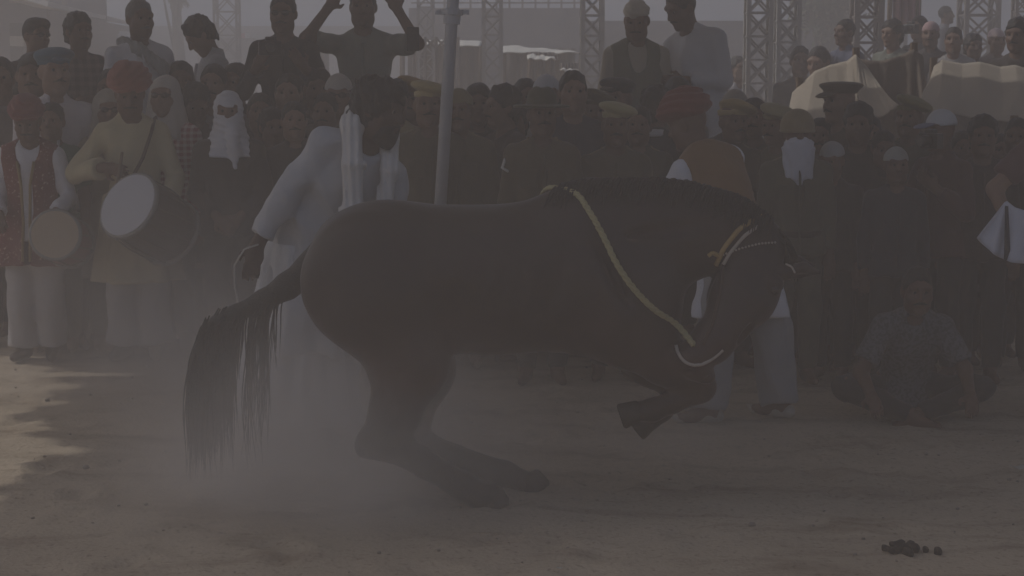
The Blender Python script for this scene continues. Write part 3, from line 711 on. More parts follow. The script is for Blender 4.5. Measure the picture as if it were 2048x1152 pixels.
def top_mesh(J, kind, vox=.017, seed=1):
    inf = .016
    q = torso(J, inf)
    L = dict(shirt=.10, short=.10, tee=.08, uniform=.08, kurta=.52, vest=.05, long=.42)[kind]
    q.append(fru(J['P0'] + J['Rt'] @ V3(0, .01, .04), L + .06, (.188, .142), (.208 + L * .10, .160 + L * .16), rx(math.pi) , .04, n=7 if L > .2 else 5, amp=.11 if L > .2 else .03, ph=seed))
    stop = dict(shirt=.94, short=.40, tee=.36, uniform=.95, kurta=.93, vest=0, long=.9)[kind]
    if kind != 'vest':
        for n in 'LR': q += arm(J, n, inf + .002, stop, wide=.012 if kind in ('kurta', 'short') else .006)
    else:
        q = torso(J, inf + .010) + q[5:]
        for n in 'LR': q.append(cut(J['sh' + n] + J['Rt'] @ V3(-.02 if n == 'R' else .02, 0, 0), J['Rt'] @ V3(1 if n == 'R' else -1, 0, -.1), .16))
    q.append(ell(J['P0'] + J['Rt'] @ V3(0, -.045, .545), (.062, .075, .06), k=.012, op=-1))
    if kind in ('shirt', 'short', 'uniform', 'kurta'):      # collar band
        c = J['P0'] + J['Rt'] @ V3(0, .012, .515)
        q.append(fru(c, .035, (.066, .066), (.068, .068), J['Rt'] @ rx(-.15), .008)); q.append(ell(c + J['Rt'] @ V3(0, -.04, .03), (.03, .06, .05), k=.01, op=-1))
    return sdf_obj_mesh('shirt', q, vox, fold=folds(seed, .010))
def trouser_mesh(J, wide=.01, vox=.019, seed=2, inf=.016):
    q = [ell(J['P0'] + V3(0, .012, -.03), V3(.158, .112, .12) + inf, k=.05)]
    for n in 'LR': q += leg(J, n, inf, wide=wide)
    return sdf_obj_mesh('trousers', q, vox, fold=folds(seed, .012, 34, (1, 1, .8)))
def shoes_mesh(J, n):
    return sdf_obj_mesh('shoe', foot(J, n, .007) + [cut(J['an' + n] + V3(0, 0, .02), V3(0, 0, 1), .12)], .013)

# --- head-frame pieces: hair, hats, scarves
CR = ((0, .014, .137), (.076, .094, .096))
def wraps(f=150, amp=.006, tilt=.35):
    return lambda P: amp * np.sin((P[:, 2] + tilt * P[:, 0] + .3 * P[:, 1] * np.sin(P[:, 0] * 9)) * f) + .003 * wob(P, 60, 3)
def face_cut(z=.074, y=-.092): return ell((0, y, z), (.074, .085, .112), k=.012, op=-1)
BROWS = [cap((-.016, -.087, .141), (-.048, -.076, .144), .0055, .004, .004), cap((.016, -.087, .141), (.048, -.076, .144), .0055, .004, .004)]
def hg(kind):
    if kind == 'hair':  q = [ell((0, .020, .145), (.086, .103, .103), k=.02), face_cut(), ell((0, -.02, .0), (.12, .08, .095), k=.02, op=-1)] + BROWS; return q, .0085, (lambda P: .004 * wob(P, 120, 5) - .004 * ridge(P, 90, 7, (1, 1, .5)))
    if kind == 'bushy': q = [ell((0, .024, .152), (.098, .112, .108), k=.02), ell((0, .06, .08), (.085, .07, .09), k=.03), face_cut(.064, -.09), ell((0, -.02, -.03), (.12, .10, .095), k=.02, op=-1)] + BROWS; return q, .009, (lambda P: .008 * wob(P, 70, 6) - .008 * ridge(P, 85, 8))
    if kind == 'mop': q = [ell((0, .024, .150), (.108, .122, .116), k=.02), ell((0, .065, .07), (.092, .075, .10), k=.03), ell((0, -.05, .21), (.07, .06, .04), k=.03), face_cut(.05, -.085), ell((0, -.03, -.06), (.12, .10, .095), k=.02, op=-1)] + BROWS; return q, .0085, (lambda P: .010 * wob(P, 60, 6) - .011 * ridge(P, 75, 8))
    if kind == 'sidepart': q = [ell((.008, .016, .150), (.089, .104, .104), ry(.12), k=.02), ell((.03, -.06, .205), (.05, .045, .035), ry(.3), k=.03), face_cut(.068), ell((0, -.02, .0), (.12, .08, .1), k=.02, op=-1)] + BROWS; return q, .0085, (lambda P: .004 * wob(P, 130, 15, (1, .4, 1)))
    if kind == 'turban':
        q = [ell((0, .012, .195), (.118, .128, .070), ry(.06), k=.03), ell((.0, .0, .245), (.085, .095, .050), k=.03), cap((-.05, -.085, .20), (.06, -.075, .225), .032, .030, .03), cap((.02, .10, .15), (.04, .11, .0), .028, .02, .03), ell((0, -.105, .105), (.07, .075, .065), k=.012, op=-1)]; return q, .009, wraps()
    if kind == 'turban_wide':
        q = [ell((0, .012, .195), (.132, .140, .078), ry(-.05), k=.03), ell((.0, .01, .250), (.10, .108, .055), k=.03), cap((-.07, -.09, .225), (.08, -.085, .19), .036, .032, .03), ell((0, -.11, .105), (.07, .075, .065), k=.012, op=-1)]; return q, .010, wraps(135, .007, -.4)
    if kind == 'beret':
        q = [ell((.018, .004, .212), (.124, .130, .040), ry(.22), k=.02), fru((0, .014, .158), .035, (.083, .1), (.086, .104), k=.015), ell((0, .014, .13), (.074, .092, .06), k=.01, op=-1)]; return q, .0085, (lambda P: .003 * wob(P, 60, 2))
    if kind == 'beret_side':
        q = [ell((.035, -.01, .205), (.125, .135, .042), ry(.34) @ rx(-.1), k=.02), fru((0, .014, .155), .035, (.083, .1), (.086, .104), k=.015), ell((0, .014, .125), (.074, .092, .06), k=.01, op=-1)]; return q, .0085, (lambda P: .004 * wob(P, 60, 12))
    if kind == 'helmet':
        q = [ell((0, .014, .158), (.108, .124, .110), k=.02), fru((0, .01, .118), .014, (.118, .136), (.112, .130), k=.01), ell((0, .0, .04), (.2, .2, .085), k=.01, op=-1)]; return q, .009, None
    if kind == 'peaked':
        q = [fru((0, .014, .165), .05, (.085, .103), (.125, .138), k=.015), ell((0, .014, .218), (.122, .136, .022), k=.02), ell((0, -.115, .158), (.07, .055, .010), rx(.35), .008)]; return q, .0085, None
    if kind == 'slouch':
        q = [ell((0, .014, .20), (.088, .108, .085), k=.02), fru((0, .012, .152), .012, (.165, .178), (.168, .182), k=.03), ell((0, .0, .285), (.022, .085, .02), k=.02, op=-1), ell((0, .01, .1), (.072, .09, .055), k=.01, op=-1)]; return q, .009, (lambda P: .004 * wob(P, 18, 4))
    if kind == 'skullcap':
        q = [ell((0, .016, .150), (.088, .106, .100), k=.02), ell((0, -.0, .05), (.2, .2, .105), k=.01, op=-1)]; return q, .0085, (lambda P: .002 * wob(P, 80, 4))
    if kind == 'ballcap':
        q = [ell((0, .016, .150), (.090, .108, .100), k=.02), ell((0, -.0, .055), (.2, .2, .10), k=.01, op=-1)]; return q, .0085, None
    if kind == 'visor': return [ell((0, -.135, .157), (.068, .075, .0085), rx(.18), .01), ell((0, .0, .1), (.088, .10, .2), k=.01, op=-1)], .006, None
    if kind == 'flatcap':
        q = [ell((0, -.005, .205), (.112, .135, .045), rx(-.12), k=.02), fru((0, .014, .150), .04, (.084, .102), (.09, .108), k=.015), ell((0, -.125, .178), (.06, .04, .010), rx(.2), .01), ell((0, .014, .125), (.074, .092, .06), k=.01, op=-1)]; return q, .0085, (lambda P: .004 * wob(P, 50, 22))
    if kind == 'headscarf':
        q = [ell((0, .024, .135), (.098, .112, .118), k=.03), fru((0, .03, .11), .26, (.10, .09), (.165, .125), rx(math.pi), .04, n=7, amp=.10, ph=2), ell((0, -.105, .075), (.062, .085, .10), k=.015, op=-1)]; return q, .010, (lambda P: .005 * wob(P, 50, 31, (1, 1, .4)))
    if kind == 'facewrap':
        q = [ell((0, .016, .138), (.094, .112, .114), k=.03), ell((0, -.025, .06), (.082, .092, .10), k=.03), fru((0, .015, .05), .22, (.085, .085), (.17, .13), rx(math.pi), .05, n=6, amp=.12, ph=1), cap((.03, -.10, -.03), (.045, -.13, -.24), .045, .012, .03), ell((-.036, -.115, .120), (.048, .066, .025), k=.008, op=-1), ell((.036, -.115, .120), (.048, .066, .025), k=.008, op=-1), ell((0, -.13, .120), (.05, .05, .024), k=.008, op=-1)]; return q, .008, (lambda P: .004 * wob(P, 60, 33, (1, 1, .5)) + .003 * np.sin(P[:, 2] * 150 + P[:, 0] * 40))
    if kind == 'mask':
        q = [ell((0, -.022, .055), (.080, .092, .075), k=.02), fru((0, -.065, .06), .27, (.095, .055), (.035, .03), rx(math.pi) , .03, n=5, amp=.14, ph=2), fru((0, -.05, .02), .19, (.100, .062), (.085, .05), rx(math.pi), .03, n=7, amp=.16), ell((0, -.09, .155), (.075, .07, .055), k=.012, op=-1), ell((0, .1, .1), (.12, .1, .2), k=.01, op=-1)]; return q, .009, (lambda P: .004 * wob(P, 70, 35))
    if kind == 'moustache': return [cap((0, -.104, .066), (-.036, -.090, .056), .009, .005, .006), cap((0, -.104, .066), (.036, -.090, .056), .009, .005, .006)], .006, None
    if kind == 'beard': return [ell((0, -.036, .035), (.068, .072, .070), k=.02), ell((0, -.072, -.005), (.038, .035, .045), k=.02), ell((0, -.11, .10), (.06, .06, .062), k=.012, op=-1), ell((0, -.1, .048), (.024, .03, .009), k=.008, op=-1), cap((0, -.104, .066), (-.036, -.092, .056), .009, .006, .008), cap((0, -.104, .066), (.036, -.092, .056), .009, .006, .008)], .008, (lambda P: .003 * wob(P, 150, 41))
    if kind == 'sunglasses': return [ell((-.033, -.094, .122), (.027, .012, .019), rz(-.15), .006), ell((.033, -.094, .122), (.027, .012, .019), rz(.15), .006), cap((-.01, -.102, .128), (.01, -.102, .128), .004, k=.004), cap((-.058, -.085, .128), (-.082, .0, .125), .004, k=.003), cap((.058, -.085, .128), (.082, .0, .125), .004, k=.003)], .0055, None
    if kind == 'headband': return [fru((0, .012, .165), .035, (.086, .106), (.084, .104), k=.01), ell((0, .016, .175), (.085, .104, .078), k=.02), ell((0, .0, .07), (.2, .2, .09), k=.01, op=-1)], .0085, wraps(160, .004)
HG_NAME = dict(hair='hair', bushy='hair', mop='hair', sidepart='hair', turban='turban', turban_wide='turban', beret='beret', beret_side='beret', helmet='helmet', peaked='peaked_cap',
               slouch='slouch_hat', skullcap='cap', ballcap='cap', visor='visor', flatcap='flat_cap', headscarf='headscarf', facewrap='face_wrap', mask='face_cloth',
               moustache='moustache', beard='beard', sunglasses='sunglasses', headband='headband')
HG_TOP = dict(hair=.005, bushy=.018, sidepart=.012, turban=.055, turban_wide=.065, beret=.03, beret_side=.03, helmet=.03, peaked=.005, slouch=.05, skullcap=.012, ballcap=.012, flatcap=.02, headscarf=.012, facewrap=.015, headband=.01)
def hg_mesh(kind):
    def f():
        q, v, fo = hg(kind); return sdf_obj_mesh(kind, q, v, fold=fo)
    return cached(('hg', kind), f)
def eye_mesh():
    def f():
        V, F = [], []
        n, m = 10, 8
        for i in range(m + 1):
            t = math.pi * i / m
            for j in range(n):
                a = 2 * math.pi * j / n; V.append((0.0100 * math.sin(t) * math.cos(a), -0.0100 * math.cos(t), 0.0100 * math.sin(t) * math.sin(a)))
        F = [(i*n+j, i*n+(j+1)%n, (i+1)*n+(j+1)%n, (i+1)*n+j) for i in range(m) for j in range(n)]
        me = mesh_from('eye', V, np.array(F), (EYE, IRIS))
        me.polygons.foreach_set('material_index', [1 if i < 3 else 0 for i in range(m) for j in range(n)])
        return me
    return cached('eye', f)
def M4(R, t): 
    M = Matrix([list(R[0]) + [t[0]], list(R[1]) + [t[1]], list(R[2]) + [t[2]], [0, 0, 0, 1]]); return M
def add_head(root, J, pieces, eyes=True):
    M = M4(J['Rh'], J['piv'])
    for kind, m in pieces: link(HG_NAME[kind], hg_mesh(kind), root, m, M)
    if eyes:
        for e in EYES: link('eye', eye_mesh(), root, None, M @ Matrix.Translation(Vector(e)))
def epaulette_mesh():
    def f():
        b = MB(); b.box((-.055, -.024, -.004), (.055, .024, .006)); b.tube([(-.038, 0, .006), (-.038, 0, .014)], .008, 8); return mesh_from('epaulette', b.v, b.f, (), False)
    return cached('epaulette', f)
def belt_mesh(J, key):
    def f():
        q = [fru(J['P0'] + V3(0, .012, .015), .045, (.196, .150), (.196, .150), k=.005), fru(J['P0'] + V3(0, .012, .0), .08, (.17, .12), (.17, .12), k=.005, op=-1)]
        return sdf_obj_mesh('belt', q, .012)
    return cached(('belt', key), f)
def strip_mesh(J, key):
    def f():
        b = MB(); b.tube([J['P0'] + J['Rt'] @ V3(.004, y, z) for y, z in ((-.112, .44), (-.127, .36), (-.131, .25), (-.128, .1), (-.140, .0), (-.156, -.09))], .013, 6, flat=.45); return mesh_from('placket', b.v, b.f)
    return cached(('placket', key), f)
def pocket_mesh():
    def f():
        b = MB(); b.box((-.048, -.006, -.055), (.048, .006, .05)); b.box((-.051, -.010, .022), (.051, .002, .055)); b.tube([(0, -.012, .03), (0, -.016, .03)], .006, 8); return mesh_from('pocket', b.v, b.f, (), False)
    return cached('pocket', f)
PERSONS = []
def person(cx, ytop, Y, label, yaw=0, head=(0, 0), pose='stand', top=('shirt', (.3, .3, .3)), legs=(.06, .055, .05), hat=('hair',), hatc=None, skin=1, extra=(), base=0.0, group='onlookers round the ring', eyes=True, J=None, poskey=None, lean=None, seed=None, hands=True):
    """one onlooker: placed by where the top of the head stands in the photograph and how far away it is"""
    t = HG_TOP.get(hat[0], 0.0)
    z = at(cx, ytop, Y)[2]; X = at(cx, ytop + 40, Y)[0]
    if J is None:
        p = dict(POSES[pose]); p['head'] = (head[0], head[1], 0)
        if lean: p['lean'] = lean
        poskey = (pose, head, lean); J = solve(p)
    hd = J['piv'] + J['Rh'] @ V3(0, .01, .237 + t); zt = hd[2]
    off = rz(R_(yaw)) @ V3(hd[0], hd[1], 0)
    s = (z - base) / zt
    root = empty('person', (X - off[0] * s, Y - off[1] * s, base), R_(yaw), s)
    tag(root, label, 'person', group)
    link('body', cached(('body', poskey), lambda: body_mesh(J, hands=hands)), root, SKIN[skin])
    kind, m = top
    m = cloth(m) if isinstance(m, tuple) else m
    sd = (len(PERSONS) % 3) + 1
    link('shirt' if kind not in ('kurta', 'vest') else kind, cached(('top', kind, poskey, sd), lambda: top_mesh(J, kind, seed=sd)), root, m)
    if kind in ('shirt', 'uniform', 'short', 'kurta') and abs(yaw) < 100 and pose not in ('fold', 'clasp'): link('placket', strip_mesh(J, poskey), root, m)
    if kind == 'uniform':
        for sgn in (-1, 1): link('pocket', pocket_mesh(), root, m, M4(J['Rt'] @ rz(.22 * sgn), J['P0'] + J['Rt'] @ V3(.078 * sgn, -.118, .30)))
    link('trousers', cached(('trousers', poskey), lambda: trouser_mesh(J)), root, cloth(legs) if isinstance(legs, tuple) else legs)
    pcs = []
    for i, h in enumerate(hat):
        if h in ('hair', 'bushy', 'sidepart', 'moustache', 'beard'): pcs.append((h, HAIR_GREY if hatc == 'grey' else HAIR))
        elif h == 'sunglasses': pcs.append((h, LENS))
        else: pcs.append((h, cloth(hatc[i] if isinstance(hatc, list) else hatc)))
    add_head(root, J, pcs, eyes)
    for e in extra:
        if e == 'uniform':
            for sgn in (-1, 1):
                M = M4(J['Rt'] @ ry(.42 * sgn), J['P0'] + J['Rt'] @ V3(.115 * sgn, .016, .508)) @ Matrix.Rotation(0 if sgn > 0 else math.pi, 4, 'Z')
                link('epaulette', epaulette_mesh(), root, cloth((.20, .16, .085)), M)
            link('belt', belt_mesh(J, poskey), root, LEATHER)
        elif callable(e): e(root, J)
    PERSONS.append(root)
    return root
# ------------------------------------------------------------------ the horse: crouched on its hind legs, neck arched, forelegs folded up
HY = float(ground_at(985, 1014)[1])          # depth of the horse's near hind hoof
HYC = HY + 0.13                              # its middle plane
hroot_p = at(1000, 900, HYC); horse = empty('horse', (float(hroot_p[0]), HYC, 0))
tag(horse, 'dark bay horse crouching on its hind legs with neck arched and forelegs folded', 'horse')
PXM = FPX / HYC * 1.0
def hp(px, py, dy=0.0):
    """photo point on the horse's middle plane -> horse coordinates, dy metres towards the far side"""
    p = at(px, py, HYC); return V3(p[0] - hroot_p[0], dy, p[2])
def hpd(px, py, dy=0.0):
    """the same, seen at its own depth"""
    p = at(px, py, HYC + dy); return V3(p[0] - hroot_p[0], dy, p[2])
def hr(r): return r / PXM * 1.0
def hc(a, b, k=26, op=1):      # a, b = (px, py, radius px, dy)
    return cap(hpd(a[0], a[1], a[3] if len(a) > 3 else 0), hpd(b[0], b[1], b[3] if len(b) > 3 else 0), hr(a[2]), hr(b[2]), hr(k), op)
def he(px, py, dy, rx_, ry_m, rz_, rot=0.0, k=26, op=1): return ell(hp(px, py, dy), (hr(rx_), ry_m, hr(rz_)), ry(R_(rot)), hr(k), op)
HB = []
# trunk
HB += [he(1000, 560, 0, 250, .30, 152, 0, 40), he(840, 556, 0, 180, .275, 146, 0, 40), he(1180, 562, 0, 170, .27, 148, 0, 40)]
HB += [he(742, 555, 0, 134, .27, 138, 0, 40), he(755, 470, 0, 110, .20, 62, -8, 40), he(1120, 455, 0, 120, .12, 62, -6, 40)]
HB += [he(740, 560, -.15, 128, .14, 128, 20, 40), he(740, 560, .15, 128, .14, 128, 20, 40)]        # thighs
HB += [he(1235, 590, 0, 125, .235, 130, 0, 40), he(1265, 620, -.10, 85, .10, 105, 0, 40), he(1265, 620, .10, 85, .10, 105, 0, 40)]
# neck
HB += [he(1190, 498, 0, 150, .17, 138, -8, 40), he(1310, 470, 0, 130, .135, 112, -2, 40), he(1400, 462, 0, 100, .11, 88, 14, 30), he(1465, 462, 0, 72, .09, 68, 24, 26), he(1515, 478, 0, 42, .075, 46, 30, 22)]
# head, turned a little to the near side
HB += [he(1520, 505, -.02, 50, .078, 62, 20, 20), he(1492, 575, -.06, 66, .085, 84, 26, 20), he(1465, 588, -.095, 50, .05, 62, 30, 16), he(1465, 588, -.025, 50, .05, 62, 30, 16),
       hc((1490, 600, 56, -.07), (1425, 685, 40, -.14), 18), hc((1425, 680, 40, -.14), (1388, 715, 34, -.17), 14), he(1376, 714, -.17, 34, .055, 30, 30, 12), he(1396, 733, -.17, 26, .045, 18, 30, 10),
       he(1538, 560, -.115, 24, .03, 20, 30, 12), he(1538, 560, .005, 24, .03, 20, 30, 12),
       he(1370, 726, -.22, 9, .02, 7, 30, 5, -1), he(1406, 736, -.22, 3, .03, 40, 55, 3, -1)]
for d, dx, dyp in ((-.075, 0, 0), (.035, -12, -14)):      # ears, pricked forward
    HB += [hc((1566 + dx, 546 + dyp, 17, d), (1606 + dx, 540 + dyp, 16, d), 10), hc((1606 + dx, 540 + dyp, 15, d), (1640 + dx, 546 + dyp, 4, d), 8), he(1600 + dx, 548 + dyp, d - .035, 22, .03, 7, 0, 5, -1)]
# muscle and bone: grooves at flank, stifle, shoulder and jowl, a hint of ribs
for dy in (-1, 1):
    HB += [he(905, 640, .30 * dy, 40, .05, 75, 20, 40, -1), he(1105, 560, .315 * dy, 14, .04, 120, 18, 30, -1), he(1215, 520, .235 * dy, 12, .045, 120, -25, 26, -1), he(690, 640, .30 * dy, 10, .04, 95, -25, 24, -1)]
    for rib in range(4): HB += [he(960 + 38 * rib, 585, .315 * dy, 7, .022, 95, 12, 16, -1)]
HB += [he(1440, 560, -.175, 8, .03, 46, 25, 10, -1), he(1478, 655, -.165, 26, .025, 7, -55, 8, -1), he(1335, 455, -.155, 90, .03, 9, -8, 22, -1)]
# hind legs (near, far)
HB += [hc((760, 610, 100, -.13), (822, 735, 72, -.14), 40), hc((815, 725, 72, -.14), (790, 830, 50, -.14), 30), hc((790, 830, 48, -.14), (768, 878, 42, -.14), 24), he(742, 872, -.14, 26, .045, 34, 30, 20),
       hc((772, 880, 38, -.14), (850, 928, 27, -.13), 20), hc((850, 928, 26, -.13), (928, 974, 28, -.13), 14), hc((928, 974, 29, -.13), (962, 992, 24, -.13), 12), hc((958, 990, 24, -.13), (985, 996, 27, -.13), 12)]
HB += [hc((790, 610, 100, .13), (842, 740, 64, .14), 40), hc((842, 735, 64, .14), (814, 835, 48, .14), 30), hc((814, 835, 46, .14), (800, 872, 41, .14), 24),
       hc((800, 872, 38, .14), (905, 918, 27, .15), 20), hc((905, 918, 27, .15), (1010, 948, 26, .16), 14), hc((1010, 948, 27, .16), (1048, 962, 24, .16), 12)]
# fore legs, folded
HB += [hc((1240, 640, 82, -.10), (1325, 720, 48, -.08), 30), hc((1325, 720, 46, -.08), (1392, 768, 32, -.07), 20), hc((1392, 768, 30, -.07), (1402, 772, 30, -.07), 14),
       hc((1398, 778, 26, -.07), (1345, 804, 21, -.08), 12), hc((1345, 804, 21, -.08), (1305, 820, 23, -.08), 10), hc((1305, 820, 22, -.08), (1275, 824, 21, -.08), 10)]
HB += [hc((1230, 640, 80, .13), (1300, 725, 46, .14), 30), hc((1300, 725, 44, .14), (1362, 778, 31, .15), 20), hc((1362, 780, 26, .15), (1325, 822, 20, .15), 12), hc((1325, 822, 21, .15), (1300, 842, 20, .15), 10)]
coat = bpy.data.materials.new('dark_bay_coat'); coat.use_nodes = True
def _coat():
    n, l = coat.node_tree.nodes, coat.node_tree.links; b = n['Principled BSDF']
    b.inputs['Roughness'].default_value = .52; b.inputs['Specular IOR Level'].default_value = .35; b.inputs['Sheen Weight'].default_value = .12
    tc = n.new('ShaderNodeTexCoord'); sp = n.new('ShaderNodeSeparateXYZ'); l.new(tc.outputs['Object'], sp.inputs[0])
    nz = n.new('ShaderNodeTexNoise'); nz.inputs['Scale'].default_value = 5.0; nz.inputs['Detail'].default_value = 6; l.new(tc.outputs['Object'], nz.inputs['Vector'])
    ad = n.new('ShaderNodeMath'); ad.operation = 'MULTIPLY_ADD'; l.new(nz.outputs['Fac'], ad.inputs[0]); ad.inputs[1].default_value = .22; l.new(sp.outputs['Z'], ad.inputs[2])
    rp = n.new('ShaderNodeValToRGB'); l.new(ad.outputs[0], rp.inputs[0])
    e = rp.color_ramp.elements; e[0].position = .38; e[0].color = (.012, .010, .009, 1); e[1].position = .64; e[1].color = (.046, .017, .010, 1)
    f = e.new(.95); f.color = (.021, .010, .008, 1)
    dn = n.new('ShaderNodeTexNoise'); dn.inputs['Scale'].default_value = 3.2; dn.inputs['Detail'].default_value = 8; dn.inputs['Roughness'].default_value = .7; l.new(tc.outputs['Object'], dn.inputs['Vector'])
    dr = n.new('ShaderNodeMapRange'); dr.inputs[1].default_value = .50; dr.inputs[2].default_value = .78; dr.inputs[4].default_value = .10; l.new(dn.outputs['Fac'], dr.inputs[0])
    dm = n.new('ShaderNodeMix'); dm.data_type = 'RGBA'; dm.inputs[7].default_value = (.20, .155, .12, 1); l.new(dr.outputs[0], dm.inputs[0]); l.new(rp.outputs[0], dm.inputs[6])
    l.new(dm.outputs[2], b.inputs['Base Color'])
    rr = n.new('ShaderNodeMapRange'); rr.inputs[1].default_value = .3; rr.inputs[2].default_value = .7; rr.inputs[3].default_value = .38; rr.inputs[4].default_value = .68; l.new(dn.outputs['Fac'], rr.inputs[0]); l.new(rr.outputs[0], b.inputs['Roughness'])
    nb = n.new('ShaderNodeTexNoise'); nb.inputs['Scale'].default_value = 130; mp = n.new('ShaderNodeMapping'); mp.inputs['Scale'].default_value = (.3, 1, 1)
    l.new(tc.outputs['Object'], mp.inputs[0]); l.new(mp.outputs[0], nb.inputs['Vector'])
    bp = n.new('ShaderNodeBump'); bp.inputs['Strength'].default_value = .06; bp.inputs['Distance'].default_value = .01; l.new(nb.outputs['Fac'], bp.inputs['Height']); l.new(bp.outputs[0], b.inputs['Normal'])
_coat()
hcen = hp(1480, 600)
link('body', sdf_obj_mesh('horse_body', HB, .0125, [(hp(1340, 760) - V3(0, .2, 0), hp(1650, 440) + V3(0, .2, 0), .009)], fold=lambda P: .0035 * wob(P, 11, 3) + .0015 * wob(P, 30, 4)), horse, coat)
HOOF = mat('hoof_horn', (.045, .038, .032), .6, .3, 20, .3, 60)
for name, a, b, dy, r0, r1 in (('hoof', (978, 982), (992, 1016), -.13, 24, 34), ('hoof', (1058, 948), (1076, 980), .16, 22, 31), ('hoof', (1282, 820), (1240, 834), -.08, 21, 27), ('hoof', (1303, 838), (1272, 862), .15, 20, 25)):
    pa, pb = hpd(*a, dy), hpd(*b, dy)
    link(name, sdf_obj_mesh('hoof', [fcone(pa, pb, hr(r0), hr(r1), .01)], .011), horse, HOOF)
# eyes
for s in (-1, 1):
    link('eye', sdf_obj_mesh('horse_eye', [ell(hp(1540, 572, -.055 + .078 * s), (.021, .013, .019))], .006), horse, IRIS)
def side_hit(px, py, lift=.006, near=True):
    """where the near (or far) side of the horse lies under a photo point"""
    s = -1 if near else 1
    lo, hi = .65 * s, 0.0
    ys = np.linspace(lo, hi, 90); P = np.array([hpd(px, py, y) for y in ys]); d = sdf_eval(HB, P)
    i = np.argmax(d < lift) if (d < lift).any() else len(ys) - 1
    return P[i]
_pys = np.arange(330, 520, 3.0)
def crest_hit(px, near_off):
    """a point on the neck's top line"""
    P = np.array([hpd(px, y, near_off) for y in _pys]); d = sdf_eval(HB, P); i = int(np.argmax(d < .004)); return P[i]
# mane: short black hair lying along the crest
rs = np.random.RandomState(5); mb = MB(); NM = 560
mpx = rs.uniform(1120, 1545, NM); mo = rs.uniform(-.03, .05, NM)
G = np.array([[hpd(x, y, o) for y in _pys] for x, o in zip(mpx, mo)]); gi = np.argmax(sdf_eval(HB[:26], G) < .004, axis=1)
q = G[np.arange(NM), gi]; L = rs.uniform(.08, .17, NM)[:, None]; sg = np.where(rs.rand(NM) < .6, -1.0, 1.0)
v = np.stack([-.15 + rs.normal(size=NM) * .12, .55 * sg, np.full(NM, .35)], 1); strands = [q.copy()]
for k in range(4):
    v = v + np.stack([np.full(NM, -.05), -.02 * sg, np.full(NM, -.42)], 1); q = q + v / np.linalg.norm(v, axis=1, keepdims=True) * L / 4
    for it in range(5):
        d = sdf_eval(HB[:26], q); m = (d < .006)[:, None]; q = q + m * np.stack([0 * sg, .008 * sg, np.full(NM, .004)], 1)
    strands.append(q.copy())
for i in range(NM): mb.tube([s_[i] for s_ in strands], [.006, .006, .005, .004, .0015], 4, cap=False)
mb.build('mane', HAIR, horse, True)
# forelock
mb = MB()
for i in range(70):
    p = hp(1545 + rs.normal() * 8, 470 + rs.normal() * 8, rs.normal() * .03); pts = [p]
    for k in range(4): p = p + V3(.028 - .008 * k, rs.normal() * .006, -.03 - .006 * k); pts.append(p)
    mb.tube(pts, [.006, .006, .005, .004, .002], 4, cap=False)
mb.build('forelock', HAIR, horse, True)
# tail: raised dock, then a long fall of hair
dock = [hp(625, 535), hp(575, 572), hp(525, 603), hp(470, 628), hp(432, 645), hp(410, 668)]
TL = [cap(dock[i], dock[i + 1], hr(30 - 4.5 * i), hr(30 - 4.5 * (i + 1)), hr(14)) for i in range(5)] + [cap(hp(660, 500), dock[0], hr(40), hr(30), hr(20))]
V, Q = sdf_mesh(TL, .012); mb = MB(); mb.add(V, Q.tolist())
dk = np.array(dock)
for c_ in range(150):
    t = (2.5 + 2.48 * rs.beta(1.6, 1.0)) if rs.rand() < .93 else rs.uniform(1.2, 2.5); k = int(t); f = t - k
    pc = dk[k] * (1 - f) + dk[min(k + 1, 5)] * f + V3(0, rs.normal() * .022, rs.normal() * .012)
    d0 = nrm(dk[min(k + 1, 5)] - dk[k]); vc = d0 * rs.uniform(.5, .95) + V3(rs.normal() * .12, rs.normal() * .2, rs.normal() * .08)
    endc = rs.uniform(.30, .52) if rs.rand() < .7 else rs.uniform(.5, .75); ph, wa = rs.uniform(0, 6.28), rs.uniform(.02, .07)
    for j_ in range(rs.randint(5, 13)):
        p = pc + V3(rs.normal() * .010, rs.normal() * .010, rs.normal() * .006); v = vc.copy(); L = max(.14, (p[2] - endc) + .2) * rs.uniform(.75, 1.12); n = 10; pts = [p]; sp = rs.normal() * .035
        for j in range(n):
            u_ = j / n; v = v * .62 + V3(wa * math.sin(ph + u_ * 7) + sp * u_ + rs.normal() * .012, wa * math.cos(ph + u_ * 6) + rs.normal() * .02, -.42); p = p + nrm(v) * L / n; pts.append(p)
        mb.tube(pts, [.0034] * 4 + [.003, .0027, .0023, .0019, .0015, .001, .0004], 3, cap=False)
mb.build('tail', HAIR, horse, True)
# bridle and rein
def band(name, path, rad, m, parent=horse, lift=.006, n=6, bead=0):
    pts = []
    for i in range(len(path) - 1):
        a, b = np.array(path[i], float), np.array(path[i + 1], float)
        for t in np.linspace(0, 1, 8, endpoint=i == len(path) - 2): pts.append(side_hit(*(a + (b - a) * t), lift=lift))
    for it in range(3): pts = [pts[0]] + [(pts[i - 1] + 2 * pts[i] + pts[i + 1]) / 4 for i in range(1, len(pts) - 1)] + [pts[-1]]
    b = MB()
    if bead:
        P = np.array(pts); seg = np.linalg.norm(np.diff(P, axis=0), axis=1).cumsum(); nb = max(3, int(seg[-1] / bead))
        for s in np.linspace(0, seg[-1], nb):
            i = min(int(np.searchsorted(seg, s)), len(seg) - 1); pr = seg[i - 1] if i else 0
            c = P[i] + (P[i + 1] - P[i]) * (s - pr) / max(seg[i] - pr, 1e-6)
            b.tube([c + V3(-rad, 0, 0), c + V3(-rad * .5, 0, 0), c + V3(rad * .5, 0, 0), c + V3(rad, 0, 0)], [rad * .3, rad, rad, rad * .3], 6)
    else: b.tube(pts, rad, n)
    return b.build(name, m, parent, True)
